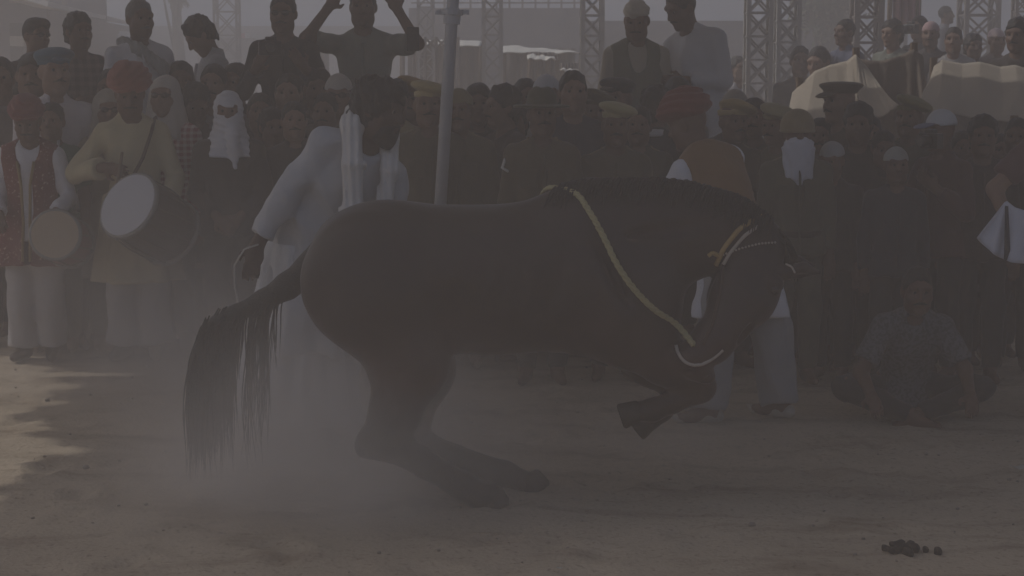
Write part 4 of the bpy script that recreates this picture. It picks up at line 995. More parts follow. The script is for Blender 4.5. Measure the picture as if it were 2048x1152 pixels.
GOLD = mat('gilt_braid', (.36, .25, .10), .5, .3, 60, .4, 200, .4, .3)
WHITEB = mat('white_braid', (.38, .34, .30), .8, .2, 40, .3, 150)
ROPE = mat('yellow_cotton_rope', (.34, .305, .17), .9, .25, 70, .5, 180)
bridle = empty('bridle', (0, 0, 0)); bridle.parent = horse
band('crown_strap', [(1522, 430), (1478, 458), (1448, 495), (1432, 530)], .011, GOLD, bridle)
band('crown_braid', [(1530, 444), (1490, 470), (1460, 505), (1446, 530)], .008, WHITEB, bridle)
band('bead_string', [(1440, 512), (1480, 497), (1520, 487), (1550, 485)], .0048, WHITEB, bridle, bead=.0125)
band('tassel', [(1438, 512), (1425, 505), (1416, 512)], .009, GOLD, bridle)
band('cheek_strap', [(1446, 530), (1440, 590), (1425, 650), (1405, 690)], .008, LEATHER, bridle)
band('noseband', [(1352, 690), (1355, 703), (1362, 716), (1373, 726), (1388, 731), (1404, 729), (1420, 721), (1434, 711), (1446, 700)], .0065, WHITEB, bridle)
band('ear_rim', [(1572, 528), (1584, 534), (1590, 546)], .004, WHITEB, bridle, lift=.003)
# rein of yellow rope from the withers round the neck to the bit
path = [(1098, 384), (1118, 372), (1150, 386), (1180, 425), (1208, 475), (1235, 530), (1270, 580), (1310, 620), (1352, 648)]
pts = [crest_hit(1092, .02) + V3(-.02, .1, -.03), crest_hit(1098, .0) + V3(0, 0, .012)] + [side_hit(*p, lift=.012) for p in path[2:]] + [side_hit(1388, 690, lift=.01)]
P = [Vector(p) for p in pts]; fine = []
for i in range(len(P) - 1):
    a, b, c, d = P[max(i-1, 0)], P[i], P[i+1], P[min(i+2, len(P)-1)]
    for t in np.linspace(0, 1, 10, endpoint=False): fine.append(0.5 * ((2*b) + (c-a)*t + (2*a-5*b+4*c-d)*t*t + (3*b-a-3*c+d)*t**3))
fine.append(P[-1]); b = MB()
for k in range(3):      # three laid strands
    b.tube([p + Vector((math.cos(i * .9 + k * 2.09) * .0055, math.sin(i * .9 + k * 2.09) * .0055, math.sin(i * .9 + k * 2.09 + 1) * .004)) for i, p in enumerate(fine)], .0068, 6)
b.build('rein', ROPE, horse, True)
# ------------------------------------------------------------------ the handler in white behind the horse
WHITE = (.62, .61, .64); CREAM = (.50, .43, .27); KHAKI = (.105, .085, .05); OLIVE = (.075, .07, .045); GOLDB = (.42, .33, .16); DARK = (.035, .032, .032); GREY = (.30, .29, .30)
def custom(name, px, py, Y, label, pose, s=1.0, skin=1, group=None, vox=.014, hv=.0065, hv2=.0085):
    J = solve(pose); X = at(px, py, Y)[0]
    root = empty('person', (X, Y, 0), 0, s); tag(root, label, 'person', group)
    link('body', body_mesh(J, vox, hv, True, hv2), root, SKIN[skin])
    return root, J
def piece(root, name, prims, m, vox=.013, fold=None, parent=None):
    return link(name, sdf_obj_mesh(name, prims, vox, fold=fold), parent or root, cloth(m) if isinstance(m, tuple) else m)
pw = dict(pelvis=(0, 0, .94), lean=(22, 10, 28), head=(66, 14, 6), aL=((-.62, -.12, -.80), (-.50, -.14, -.88), (-.25, -.2, -1)), aR=((.12, -.15, -1), (.1, -.35, -1)),
          lL=((-.22, -.08, -1), (-.12, .1, -1)), lR=((.02, -.02, -1), (-.05, .12, -1)))
HW = 8.15
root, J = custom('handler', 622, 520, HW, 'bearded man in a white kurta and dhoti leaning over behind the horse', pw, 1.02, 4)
piece(root, 'kurta', torso(J, .028) + arm(J, 'L', .022, .93, wide=.010) + arm(J, 'R', .020, .93, wide=.010) + [fru(J['P0'] + J['Rt'] @ V3(0, .01, .06), .55, (.185, .145), (.25, .20), rx(math.pi) @ ry(-.10), .05, n=7, amp=.14, ph=1), ell(J['P0'] + J['Rt'] @ V3(0, -.05, .54), (.06, .07, .055), k=.012, op=-1)], (.42, .415, .425), .011, folds(5, .016, 34, (1, 1, .45)))
piece(root, 'dhoti', [fru(J['P0'] + V3(-.01, .012, -.02), .80, (.19, .15), (.29, .23), rx(math.pi) @ ry(-.09), .04, n=9, amp=.20, ph=2)], (.60, .59, .59), .013, folds(6, .010, 26, (1, 1, .2)))
def shawl(P): return .006 * np.sin(P[:, 0] * 190 + 8 * P[:, 2]) + .004 * wob(P, 30, 9, (1, 1, .3))
t = lambda px, py, dy: V3(*(at(px, py, HW + dy) - V3(root.location.x, HW, 0)) / 1.02) + V3(0, 0, 0)
SH = [t(752, 232, .06), t(716, 222, -.02), t(704, 250, -.13), t(706, 330, -.19), t(706, 420, -.20), t(700, 520, -.20)]
piece(root, 'shawl', [fcone(SH[i], SH[i + 1], .048, .046, .03) for i in range(5)] + [cap(SH[i], SH[i], .046, k=.03) for i in range(1, 5)] +
      [cap(t(752, 232, .06), t(775, 275, -.02), .04, .045, .03), cap(t(775, 275, -.04), t(778, 340, -.12), .045, .04, .03), cap(t(778, 340, -.12), t(765, 430, -.16), .04, .035, .03)], (.58, .55, .52), .011, shawl)
add_head(root, J, [('mop', HAIR), ('beard', HAIR)])
for n_ in 'LR': link('shoe', shoes_mesh(J, n_), root, LEATHER)
h = J['wr' + 'L'] + J['hdL'] * .09; b = MB(); hw = V3(root.location.x, HW, 0) + h * 1.02
b.tube([hw + V3(.03, -.02, .09), hw + V3(-.03, -.04, .07), hw + V3(-.075, -.04, .0), hw + V3(-.075, -.04, -.09), hw + V3(-.06, -.03, -.18), hw + V3(-.035, -.02, -.3), hw + V3(-.02, -.02, -.45)], .004, 6)
tag(b.build('cord', cloth((.5, .47, .42)), None, True), 'thin pale cord hanging from the hand of the handler in white', 'cord')

# ------------------------------------------------------------------ drummers
def drum(p_head, axis_dir, rad, length, skin_c, body_c, label, name='drum'):
    d = nrm(axis_dir); x = nrm(np.cross(d, V3(0, 0, 1))); y = np.cross(d, x); Rm = np.stack([x, y, d], axis=1)
    root = empty(name, tuple(p_head)); tag(root, label, 'drum'); M = M4(Rm, (0, 0, 0))      # local z points out of the played head
    b = MB(); zs = np.linspace(-length, -.02, 9); b.tube([(0, 0, z) for z in zs], [rad * (.93 + .14 * math.sin(math.pi * i / 8)) for i in range(9)], 28, cap=True); b.build('shell', mat('drum_shell_%s' % body_c[0], body_c, .5, .25, 6, .2, 30), root, True, M)
    for z, nm in ((0, 'drum_skin'), (-length - .0, 'drum_skin')):
        b = MB(); b.tube([(0, 0, z - .012), (0, 0, z + .004 if z == 0 else z - .004)], rad * 1.0, 32); b.build(nm, mat('skin_%s' % skin_c[0], skin_c, .6, .06, 5, .1, 30), root, False, M)
    for z in (-.012, -length + .006):
        b = MB(); ring = [(math.cos(a) * rad * 1.03, math.sin(a) * rad * 1.03, z) for a in np.linspace(0, 2 * math.pi, 33)]; b.tube(ring, .014, 8, cap=False); b.build('hoop', mat('hoop_metal', (.22, .21, .2), .5, .2, 20, metal=.4), root, True, M)
    me = None
    for k in range(12):
        a = 2 * math.pi * k / 12; a2 = a + .26
        b = MB(); b.tube([(math.cos(a) * rad * 1.04, math.sin(a) * rad * 1.04, -.012), (math.cos((a + a2) / 2) * rad * 1.10, math.sin((a + a2) / 2) * rad * 1.10, -length / 2), (math.cos(a2) * rad * 1.04, math.sin(a2) * rad * 1.04, -length)], .004, 5); b.build('lacing', cloth((.16, .13, .10)), root, True, M)
    return root
DY = 10.75
pd = dict(pelvis=(0, 0, .93), lean=(10, 6, -2), head=(12, 20, 0), aL=((-.55, -.25, -.8), (.78, -.55, .16), (.8, -.5, -.1)), aR=((.35, -.05, -1), (-.05, -.75, -.5), (-.1, -.6, -.8)))
root, J = custom('drummer', 272, 400, DY, 'drummer in a cream kurta and orange red turban beating a big slung drum', pd, 1.0, 0, 'drummers', .016)
for kk, args in (('kurta', None),):
    piece(root, 'kurta', torso(J, .018) + arm(J, 'L', .02, .93, wide=.014) + arm(J, 'R', .02, .93, wide=.014) + [fru(J['P0'] + V3(0, .01, .06), .52, (.19, .145), (.27, .22), rx(math.pi), .04, n=6, amp=.12, ph=3), fru(J['P0'] + J['Rt'] @ V3(0, .01, .51), .05, (.066, .066), (.064, .064), J['Rt'], .01)], CREAM, .013, folds(15, .011, 30, (1, 1, .35)))
link('trousers', trouser_mesh(J, .045, .015, 4, .02), root, cloth((.42, .40, .40)))
for n_ in 'LR': link('shoe', shoes_mesh(J, n_), root, LEATHER)
add_head(root, J, [('turban_wide', cloth((.26, .085, .06))), ('moustache', HAIR)])
zs = root.location; S = lambda a: tuple(np.array(a))
b = MB(); b.tube([J['P0'] + J['Rt'] @ V3(*q) for q in ((.15, .12, .42), (.14, .03, .515), (.12, -.10, .45), (.06, -.155, .3), (-.05, -.19, .12))], .016, 6, flat=.4); b.build('strap', LEATHER, root, True)
hd = at(256, 410, DY - .52); drum(hd, (-.47, -.74, .47), .190, .40, (.50, .50, .54), (.10, .075, .06), 'big slung drum with a bluish white skin, held by the drummer in cream')
b = MB(); wL = np.array(root.location) + (J['wrL'] + J['hdL'] * .08); b.tube([wL + V3(.05, .0, .10), wL + V3(.03, -.09, -.14)], [.009, .012], 8); tag(b.build('drumstick', WOOD, None, True), 'wooden drumstick in the raised hand of the cream drummer', 'drumstick')
pd2 = dict(pelvis=(0, 0, .93), lean=(0, 4, 0), head=(5, 24, 0), aL=((-.25, .02, -1), (.25, -.75, -.35)), aR=((.3, .0, -1), (-.15, -.8, -.3)))
root, J = custom('drummer2', 66, 400, 10.7, 'drummer in a spangled red waistcoat and red turban with a small tan drum', pd2, .9, 0, 'drummers', .016)
link('shirt', top_mesh(J, 'shirt', .015, 3), root, cloth(WHITE)); VEST = speckle('spangled_red', (.17, .05, .045), (.5, .36, .3), 55, .62)
q = torso(J, .030) + [fru(J['P0'] + V3(0, .01, .05), .34, (.205, .165), (.25, .20), rx(math.pi), .04, n=5, amp=.05)]
for n_, s_ in (('L', -1), ('R', 1)): q.append(ell(J['sh' + n_] + V3(.075 * s_, 0, -.02), (.075, .12, .11), k=.015, op=-1))
q += [fru(J['P0'] + V3(0, -.19, -.35), .95, (.012, .10), (.05, .12), k=.01, op=-1), ell(J['P0'] + V3(0, -.1, .5), (.075, .12, .13), k=.015, op=-1)]
piece(root, 'waistcoat', q, VEST, .013, folds(25, .006))
for s_ in (-1, 1):
    b = MB(); b.tube([J['P0'] + V3(.055 * s_, -.155, .40), J['P0'] + V3(.03 * s_, -.17, .25), J['P0'] + V3(.022 * s_, -.172, .0), J['P0'] + V3(.025 * s_, -.21, -.25)], .011, 6, flat=.5); b.build('gold_trim', GOLD, root, True)
link('trousers', trouser_mesh(J, .05, .016, 5, .02), root, cloth((.42, .395, .39)))
for n_ in 'LR': link('shoe', shoes_mesh(J, n_), root, LEATHER)
add_head(root, J, [('turban', cloth((.19, .055, .05))), ('moustache', HAIR)])
drum(at(110, 469, 10.22), (.02, -.97, .22), .135, .40, (.42, .33, .23), (.20, .05, .04), 'small drum with a round tan skin, held by the drummer in red')

# ------------------------------------------------------------------ man in the orange waistcoat, seen from behind
OY = 8.75
po = dict(pelvis=(0, 0, .92), lean=(-145, 16, -14), head=(-120, 20, 0), aR=((-.45, .25, -.9), (-.25, .5, -.6)), aL=((.05, .12, -1), (-.3, .5, -.8)),
          lR=((-.12, .0, -1), (-.10, .05, -1)), lL=((.22, -.05, -1), (.16, .1, -1)), fR=(-1, -.12, 0), fL=(-.8, .6, 0))
root, J = custom('handler2', 1478, 560, OY, 'man in an orange waistcoat and dark red turban behind the horse head', po, .96, 0)
piece(root, 'shirt', torso(J, .016) + arm(J, 'L', .022, .93, wide=.012) + arm(J, 'R', .026, .93, wide=.012) + [fru(J['P0'] + V3(0, .01, .05), .42, (.185, .15), (.25, .21), rx(math.pi), .04, n=7, amp=.13)], WHITE, .013, folds(35, .011))
q = torso(J, .032) + [fru(J['P0'] + V3(0, .01, .05), .16, (.205, .17), (.225, .19), rx(math.pi), .04, n=5, amp=.05)]
for n_, s_ in (('L', -1), ('R', 1)): q.append(ell(J['sh' + n_] + J['Rt'] @ V3(.07 * s_, 0, -.02), (.075, .11, .11), J['Rt'], k=.015, op=-1))
piece(root, 'waistcoat', q, (.215, .12, .055), .013, folds(36, .008))
link('trousers', trouser_mesh(J, .035, .013, 6, .030), root, cloth((.27, .265, .275))); add_head(root, J, [('turban_wide', cloth((.17, .05, .04)))])
for n_ in 'LR':
    an, d = J['an' + n_], J['ft' + n_]; piece(root, 'shoe', [cap(an + V3(0, 0, -.05) - d * .05, an + V3(0, 0, -.06) + d * .15, .036, .022, .02), cap(an + V3(0, 0, -.06) + d * .15, an + V3(0, 0, -.035) + d * .20, .020, .005, .015), cap(an + V3(0, 0, -.03), an + V3(0, 0, -.05), .036, k=.02)], (.36, .33, .29), .011)

# ------------------------------------------------------------------ man sitting on the ground
SQ = speckle('printed_grey_shirt', (.12, .12, .128), (.075, .073, .075), 60, .5)
ps = dict(pelvis=(0, .08, .15), lean=(0, 30, 0), head=(0, 8, 0), aL=((-.45, -.2, -.85), (.05, -.8, -.35)), aR=((.45, -.2, -.85), (-.1, -.8, -.35)),
          lL=((-.72, -.66, .16), (.80, -.35, -.30)), lR=((.72, -.66, .16), (-.80, -.20, -.30)), fL=(1, -.3, 0), fR=(-1, -.3, 0))
root, J = custom('sitter', 1812, 760, 8.95, 'man in a printed grey shirt sitting on the ground in front of the crowd', ps, .88, 0, None, .016)
link('shirt', top_mesh(J, 'short', .015, 2), root, SQ); link('trousers', trouser_mesh(J, .01, .016, 3), root, cloth(DARK)); add_head(root, J, [('hair', HAIR), ('moustache', HAIR)])

# ------------------------------------------------------------------ the crowd: position of the head in the photograph, distance, dress
P = person
SUNG = 'sunglasses'
# raised row at left
P(70, 35, 12.0, 'young man in a dark shirt turned right, leftmost of the raised row', 55, (0, 0), 'stand', ('shirt', (.05, .05, .055)), hat=('sidepart', SUNG), base=.5, skin=1)
P(157, 22, 11.9, 'man with bushy hair in a dark plaid shirt on the platform', 28, (10, 0), 'fold', ('shirt', checks('dark_plaid', (.06, .05, .055), (.16, .11, .10), 16)), hat=('bushy', 'moustache'), base=.5, skin=0)
def neck_scarf(root, J):
    q = [cap(J['P0'] + J['Rt'] @ V3(*a), J['P0'] + J['Rt'] @ V3(*b), .04, .04, .03) for a, b in (((-.10, .06, .52), (-.02, -.07, .47)), ((-.02, -.07, .47), (.12, -.13, .36)), ((.12, -.13, .36), (.20, -.12, .18)), ((.2, -.12, .18), (.22, -.1, -.1)))]
    piece(root, 'scarf', q, (.30, .30, .30), .012, shawl)
P(280, -2, 11.75, 'grey haired man in a white kurta with a grey scarf across his chest', 22, (15, 5), 'stand', ('kurta', WHITE), hat=('hair', 'moustache'), hatc='grey', base=.5, skin=0, extra=(neck_scarf,))
P(372, 40, 12.1, 'man in a pale shirt bowing his dark haired head to the left', -70, (0, 45), 'stand', ('shirt', (.40, .40, .43)), hat=('bushy',), base=.5, skin=1)
def box_camera(root, J):
    pass
P(566, -14, 11.7, 'heavy man in a black shirt and sunglasses holding a camera on the platform', 0, (-4, 5), 'hold', ('shirt', (.035, .034, .034)), hat=('hair', SUNG, 'moustache'), base=.5, skin=0)
P(726, -28, 11.95, 'man in a grey green shirt with both arms raised to his head', 0, (0, 4), 'headhold', ('short', (.20, .21, .18)), hat=('hair',), base=.5, skin=0)
P(792, 158, 10.95, 'person half hidden behind the handler lifting a phone high', 0, (0, -12), 'phone', ('tee', (.30, .24, .13)), hat=('hair',), skin=1)
# standing rows at left
P(0, 114, 11.35, 'person in a white shirt cut by the left edge of the picture', 10, (0, 0), 'stand', ('shirt', WHITE), hat=('hair',), skin=1)
P(62, 104, 11.25, 'man in a brown grey shirt below the young man with sunglasses', 8, (5, 0), 'clasp', ('shirt', (.10, .085, .08)), hat=('sidepart', 'moustache'), skin=1)
P(107, 92, 11.1, 'man in a flat blue cap and white shirt behind the red drummer', 18, (15, 0), 'stand', ('shirt', (.55, .52, .55)), hat=('flatcap', 'moustache'), hatc=[(.06, .13, .19)], skin=2)
P(104, 205, 11.0, 'short person in a green shirt half hidden by the red drummer', 0, (0, 0), 'stand', ('tee', (.035, .12, .075)), hat=('hair',), skin=1)
P(222, 138, 11.5, 'dark haired person peeping out left of the cream drummer turban', 0, (0, 0), 'stand', ('shirt', DARK), hat=('hair',), skin=1)
P(216, 178, 11.15, 'person in a beige headscarf and sunglasses left of the cream drummer', 20, (0, 5), 'stand', ('long', (.30, .26, .20)), hat=('headscarf', SUNG), hatc=[(.42, .38, .32)], skin=2)
P(330, 150, 11.2, 'person in a white headscarf and sunglasses wearing a red checked shirt', -8, (0, 0), 'stand', ('shirt', checks('red_white_checks', (.30, .07, .075), (.62, .52, .50), 26)), hat=('headscarf', SUNG), hatc=[(.50, .46, .42)], skin=2)
P(362, 122, 11.75, 'dark haired man behind the person in red checks', 10, (0, 0), 'stand', ('shirt', DARK), hat=('hair', 'moustache'), skin=0)
P(394, 168, 11.5, 'man with a bowed dark head between red checks and white face wrap', 0, (20, 25), 'stand', ('shirt', (.07, .06, .055)), hat=('bushy',), skin=0)
P(428, 128, 11.7, 'man with a reddish brown face behind the white face wrap', -5, (0, 0), 'stand', ('shirt', (.22, .20, .19)), hat=('hair', 'moustache'), skin=2)
P(472, 126, 11.8, 'dark faced man in brown just below the black shirted man', 0, (-20, 0), 'stand', ('shirt', (.08, .06, .05)), hat=('hair',), skin=1)
P(457, 180, 10.65, 'person with head and face wrapped in white cloth and a dark shirt', 5, (0, 0), 'clasp', ('shirt', (.05, .042, .038)), (.05, .044, .04), hat=('facewrap',), hatc=[WHITE], skin=1, extra=('uniform',) if False else ())
P(520, 186, 11.2, 'man with a dim round face in dark clothes left of the handler', 10, (0, 0), 'fold', ('shirt', DARK), hat=('hair', 'moustache'), skin=1)
P(577, 147, 11.35, 'man with a light square face looking out above the handler arm', 0, (0, 0), 'stand', ('shirt', (.09, .08, .075)), hat=('hair',), skin=2)
P(588, 203, 10.8, 'man in a dark jacket and pale collar close behind the handler arm', 5, (5, 0), 'stand', ('shirt', (.055, .045, .042)), hat=('hair', 'moustache'), skin=2)
P(634, 136, 11.6, 'man with a shadowed face between square face and white cap', 0, (15, 0), 'stand', ('shirt', DARK), hat=('sidepart', 'moustache'), skin=1)
P(677, 147, 11.3, 'old man in a white cap and glasses left of the handler hair', 0, (0, 5), 'stand', ('shirt', (.20, .17, .14)), hat=('skullcap', 'sunglasses'), hatc=[(.50, .46, .42), None], skin=2)
# police and onlookers in the middle
U = 'uniform'
P(822, 150, 11.1, 'man in an orange yellow beret beside the handler head', 0, (-10, 0), 'stand', ('uniform', KHAKI), hat=('beret_side', 'moustache'), hatc=[(.34, .22, .085)], skin=1, extra=(U,), group='police in khaki')
P(856, 158, 10.35, 'police officer in a gold beret directly left of the canopy pole', 8, (0, 0), 'stand', ('uniform', KHAKI), hat=('beret', 'moustache'), hatc=[GOLDB], skin=1, extra=(U,), group='police in khaki')
P(918, 176, 10.45, 'police officer in a khaki cap directly right of the canopy pole', -5, (0, 0), 'stand', ('uniform', KHAKI), hat=('skullcap', 'moustache'), hatc=[(.24, .19, .10)], skin=1, extra=(U,), group='police in khaki')
P(953, 166, 11.1, 'dark haired man right of the khaki capped officer', 10, (0, 0), 'stand', ('shirt', DARK), hat=('sidepart',), skin=1)
P(1003, 167, 10.7, 'man with a broad dark head turned left near the slouch hat', -60, (-10, 5), 'stand', ('shirt', (.045, .036, .034)), hat=('bushy', 'moustache'), skin=1)
P(1052, 157, 11.7, 'dark haired head just left of the white cap behind the slouch hat', 20, (0, 0), 'stand', ('shirt', DARK), hat=('hair',), skin=0)
P(1093, 148, 11.3, 'person in a bluish white cap directly behind the slouch hat', 0, (0, 0), 'stand', ('shirt', (.40, .40, .42)), hat=('skullcap',), hatc=[(.56, .56, .60)], skin=1)
def lanyard(root, J):
    b = MB(); b.tube([J['P0'] + J['Rt'] @ V3(*q) for q in ((-.21, -.02, .43), (-.235, -.05, .36), (-.20, -.085, .34))], .009, 6); b.build('lanyard', cloth((.55, .53, .5)), root, True)
P(1084, 168, 9.85, 'police officer in an olive slouch hat and brown uniform', 0, (8, 0), 'stand', ('uniform', (.10, .078, .045)), hat=('slouch', 'moustache'), hatc=[(.085, .08, .05)], skin=0, extra=(U, lanyard), group='police in khaki')
P(1146, 141, 10.75, 'young man with a light face and navy shirt right of the slouch hat', 0, (5, 0), 'stand', ('shirt', speckle('navy_print', (.03, .03, .05), (.2, .2, .22), 22, .72)), hat=('hair',), skin=2)
P(1188, 176, 10.95, 'man in a khaki cap between the young man and the yellow beret', 5, (0, 0), 'stand', ('uniform', OLIVE), hat=('beret_side',), hatc=[(.12, .10, .055)], skin=1, extra=(U,), group='police in khaki')
P(1238, 152, 11.1, 'man with a dark flat cap pushed sideways behind the yellow beret', -25, (-10, 0), 'stand', ('shirt', DARK), hat=('flatcap', 'moustache'), hatc=[(.06, .055, .05)], skin=2)
P(1231, 200, 9.95, 'police officer in a yellow khaki beret left of the red turban', 0, (0, 2), 'stand', ('uniform', (.095, .076, .045)), hat=('beret', 'moustache'), hatc=[(.40, .34, .17)], skin=0, extra=(U,), group='police in khaki')
def white_collar(root, J): piece(root, 'collar', [fru(J['P0'] + J['Rt'] @ V3(0, .015, .485), .05, (.10, .09), (.075, .075), J['Rt'], .02)], WHITE, .012)
P(1312, 169, 10.9, 'dark haired man seen from behind with a white collar', 165, (0, 5), 'back', ('shirt', (.04, .04, .045)), hat=('bushy',), skin=1, extra=(white_collar,))
P(1356, 153, 11.5, 'dark haired person directly behind the red turban', 20, (0, 0), 'stand', ('shirt', (.12, .11, .10)), hat=('hair',), skin=0)
P(1470, 178, 10.9, 'person in a pale flat cap behind the gold beret', 0, (0, 0), 'stand', ('shirt', (.10, .09, .08)), hat=('skullcap',), hatc=[(.36, .31, .26)], skin=1)
P(1464, 196, 10.4, 'police officer in a gold beret just right of the red turban', 15, (10, 0), 'stand', ('uniform', KHAKI), hat=('beret_side', 'moustache'), hatc=[(.38, .28, .13)], skin=0, extra=(U,), group='police in khaki')
P(1508, 196, 10.75, 'bareheaded officer with a dark face between two berets', 0, (-15, 0), 'stand', ('uniform', OLIVE), hat=('hair', 'moustache'), skin=1, extra=(U,), group='police in khaki')
P(1552, 203, 10.35, 'police officer in a slanted khaki beret turned to the left', -45, (0, 5), 'clasp', ('uniform', KHAKI), hat=('beret_side', 'moustache'), hatc=[(.32, .27, .15)], skin=1, extra=(U,), group='police in khaki')
P(1595, 217, 9.85, 'police officer in a khaki helmet with a white cloth over his face', 0, (0, 0), 'stand', ('uniform', (.10, .09, .06)), (.10, .088, .06), hat=('helmet', 'mask'), hatc=[(.26, .20, .115), (.56, .56, .62)], skin=0, extra=(U,), group='police in khaki')
P(1681, 162, 10.7, 'police officer in a brown peaked cap turned left below the canvas', -60, (0, 0), 'stand', ('uniform', (.09, .07, .05)), hat=('peaked', 'moustache'), hatc=[(.11, .085, .055)], skin=2, extra=(U,), group='police in khaki')
P(1716, 203, 10.25, 'dark haired man in black right of the peaked cap', -15, (0, 5), 'fold', ('shirt', (.028, .026, .026)), DARK, hat=('bushy',), skin=0)
P(1662, 283, 9.95, 'short person in a greyish white cap right of the masked officer', -30, (0, 10), 'stand', ('shirt', (.05, .042, .04)), DARK, hat=('skullcap',), hatc=[(.36, .35, .35)], skin=1)
P(1768, 262, 10.2, 'dark clothed man standing in shade above the sitting man', 0, (0, 10), 'stand', ('shirt', (.03, .027, .027)), DARK, hat=('hair',), skin=0)
P(1820, 187, 10.7, 'police officer in a khaki beret below the middle of the canvas', -30, (0, 0), 'stand', ('uniform', OLIVE), hat=('beret_side', 'moustache'), hatc=[(.22, .19, .085)], skin=1, extra=(U,), group='police in khaki')
P(1880, 218, 9.95, 'man in a white cap with a blue peak turned to the left', -58, (0, 4), 'hold', ('shirt', (.075, .032, .03)), DARK, hat=('ballcap', 'visor', 'moustache'), hatc=[(.54, .54, .56), (.10, .11, .20), None], skin=0)
P(1792, 293, 9.75, 'short person in a pale grey cap left of the white cap', 0, (0, 0), 'stand', ('shirt', (.035, .035, .045)), DARK, hat=('skullcap',), hatc=[(.33, .33, .32)], skin=0)
P(1966, 228, 9.9, 'dark haired man in a dark brown shirt near the right edge', -10, (0, 0), 'stand', ('shirt', (.04, .028, .026)), DARK, hat=('bushy', 'moustache'), skin=0)
P(2034, 236, 10.3, 'man in black mostly cut off by the right edge', -20, (0, 0), 'stand', ('shirt', (.03, .028, .028)), DARK, hat=('hair',), skin=0)
P(1925, 262, 10.5, 'dark figure standing between the white cap and the brown shirt', 0, (0, 0), 'stand', ('shirt', (.03, .03, .028)), DARK, hat=('hair',), skin=0)
P(1640, 236, 10.75, 'dim man in dark brown behind the masked officer', -15, (0, 0), 'stand', ('shirt', (.05, .036, .032)), hat=('hair', 'moustache'), skin=1)
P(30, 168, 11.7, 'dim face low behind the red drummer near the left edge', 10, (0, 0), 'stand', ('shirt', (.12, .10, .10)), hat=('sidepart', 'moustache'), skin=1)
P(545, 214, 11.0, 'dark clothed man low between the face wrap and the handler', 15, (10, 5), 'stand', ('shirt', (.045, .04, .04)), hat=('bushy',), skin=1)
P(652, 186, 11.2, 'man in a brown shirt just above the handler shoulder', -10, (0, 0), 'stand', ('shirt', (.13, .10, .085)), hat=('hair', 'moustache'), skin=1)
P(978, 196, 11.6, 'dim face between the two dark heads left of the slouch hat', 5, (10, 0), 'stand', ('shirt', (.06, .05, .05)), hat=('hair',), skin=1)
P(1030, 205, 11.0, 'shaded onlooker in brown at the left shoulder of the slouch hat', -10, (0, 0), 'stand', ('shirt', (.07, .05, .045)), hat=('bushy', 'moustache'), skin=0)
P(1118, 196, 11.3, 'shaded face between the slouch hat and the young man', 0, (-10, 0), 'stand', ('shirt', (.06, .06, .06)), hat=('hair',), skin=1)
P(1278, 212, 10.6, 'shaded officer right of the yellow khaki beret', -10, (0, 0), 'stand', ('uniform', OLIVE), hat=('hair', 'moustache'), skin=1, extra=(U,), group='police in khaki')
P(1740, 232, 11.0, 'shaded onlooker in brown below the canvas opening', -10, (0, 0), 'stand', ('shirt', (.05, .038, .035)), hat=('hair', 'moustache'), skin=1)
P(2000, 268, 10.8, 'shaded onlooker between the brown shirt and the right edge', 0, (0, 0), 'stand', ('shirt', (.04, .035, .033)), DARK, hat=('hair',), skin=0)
# two men in pale clothes on the other platform
def green_vest(root, J):
    q = torso(J, .03) + [fru(J['P0'] + V3(0, .01, .05), .14, (.20, .16), (.215, .17), rx(math.pi), .04)]
    for n_, s_ in (('L', -1), ('R', 1)): q.append(ell(J['sh' + n_] + V3(.065 * s_, 0, -.02), (.075, .12, .11), k=.015, op=-1))
    q.append(ell(J['P0'] + V3(0, -.1, .48), (.06, .12, .16), k=.015, op=-1)); piece(root, 'vest', q, (.17, .17, .125), .014, folds(44, .008))
P(1272, 2, 12.1, 'man in a white headband, beige kurta and olive vest on a platform', 5, (-15, 18), 'clasp', ('kurta', (.40, .35, .28)), (.4, .36, .3), hat=('headband', 'moustache'), hatc=[(.52, .47, .40), None], skin=1, base=.5, extra=(green_vest,))
P(1348, -22, 12.2, 'man in a white kurta leaning left on a platform', -35, (-25, 28), 'fold', ('kurta', WHITE), (.5, .5, .5), hat=('hair', 'moustache'), skin=0, base=.5, lean=(0, 6, -12))
P(1438, 100, 13.0, 'dark figure half hidden behind the man in the white kurta', 100, (0, 10), 'stand', ('shirt', (.05, .035, .035)), hat=('bushy',), skin=0)
# people on the bank behind the canvas
B = 'onlookers on the bank behind the canvas'
def bk(Y): return BANK(0, Y) - .03
P(1690, 38, 17.0, 'man in a navy and white shirt looking left above the canvas', -60, (0, 0), 'stand', ('shirt', (.10, .11, .16)), hat=('hair',), skin=0, base=bk(17), group=B)
P(1783, 37, 16.6, 'man in pale green standing behind the canvas peak', -50, (0, 5), 'stand', ('shirt', (.16, .17, .14)), hat=('bushy',), skin=1, base=bk(16.6), group=B)
P(1838, 32, 19.0, 'photographer lifting a camera behind the pink cap', -50, (0, 0), 'hold', ('shirt', (.06, .06, .06)), hat=('hair',), skin=1, base=bk(19), group=B)
P(1861, 42, 17.2, 'man in a faded pink cap behind the canvas', -20, (0, 0), 'stand', ('shirt', (.07, .06, .06)), hat=('skullcap', 'moustache'), hatc=[(.44, .29, .28), None], skin=1, base=bk(17.2), group=B)
P(1891, 12, 27.0, 'small distant man standing higher than the others against the sky', 70, (0, 0), 'stand', ('shirt', (.13, .13, .15)), hat=('hair',), skin=0, base=bk(27), group=B)
P(1907, 54, 16.4, 'dark haired man right of the pink cap behind the canvas', -20, (0, 0), 'stand', ('shirt', (.30, .28, .27)), hat=('hair',), skin=1, base=bk(16.4), group=B)
P(1946, 66, 16.8, 'dark haired person below the dark cross braced tower', 10, (0, 0), 'stand', ('shirt', DARK), hat=('bushy',), skin=0, base=bk(16.8), group=B)
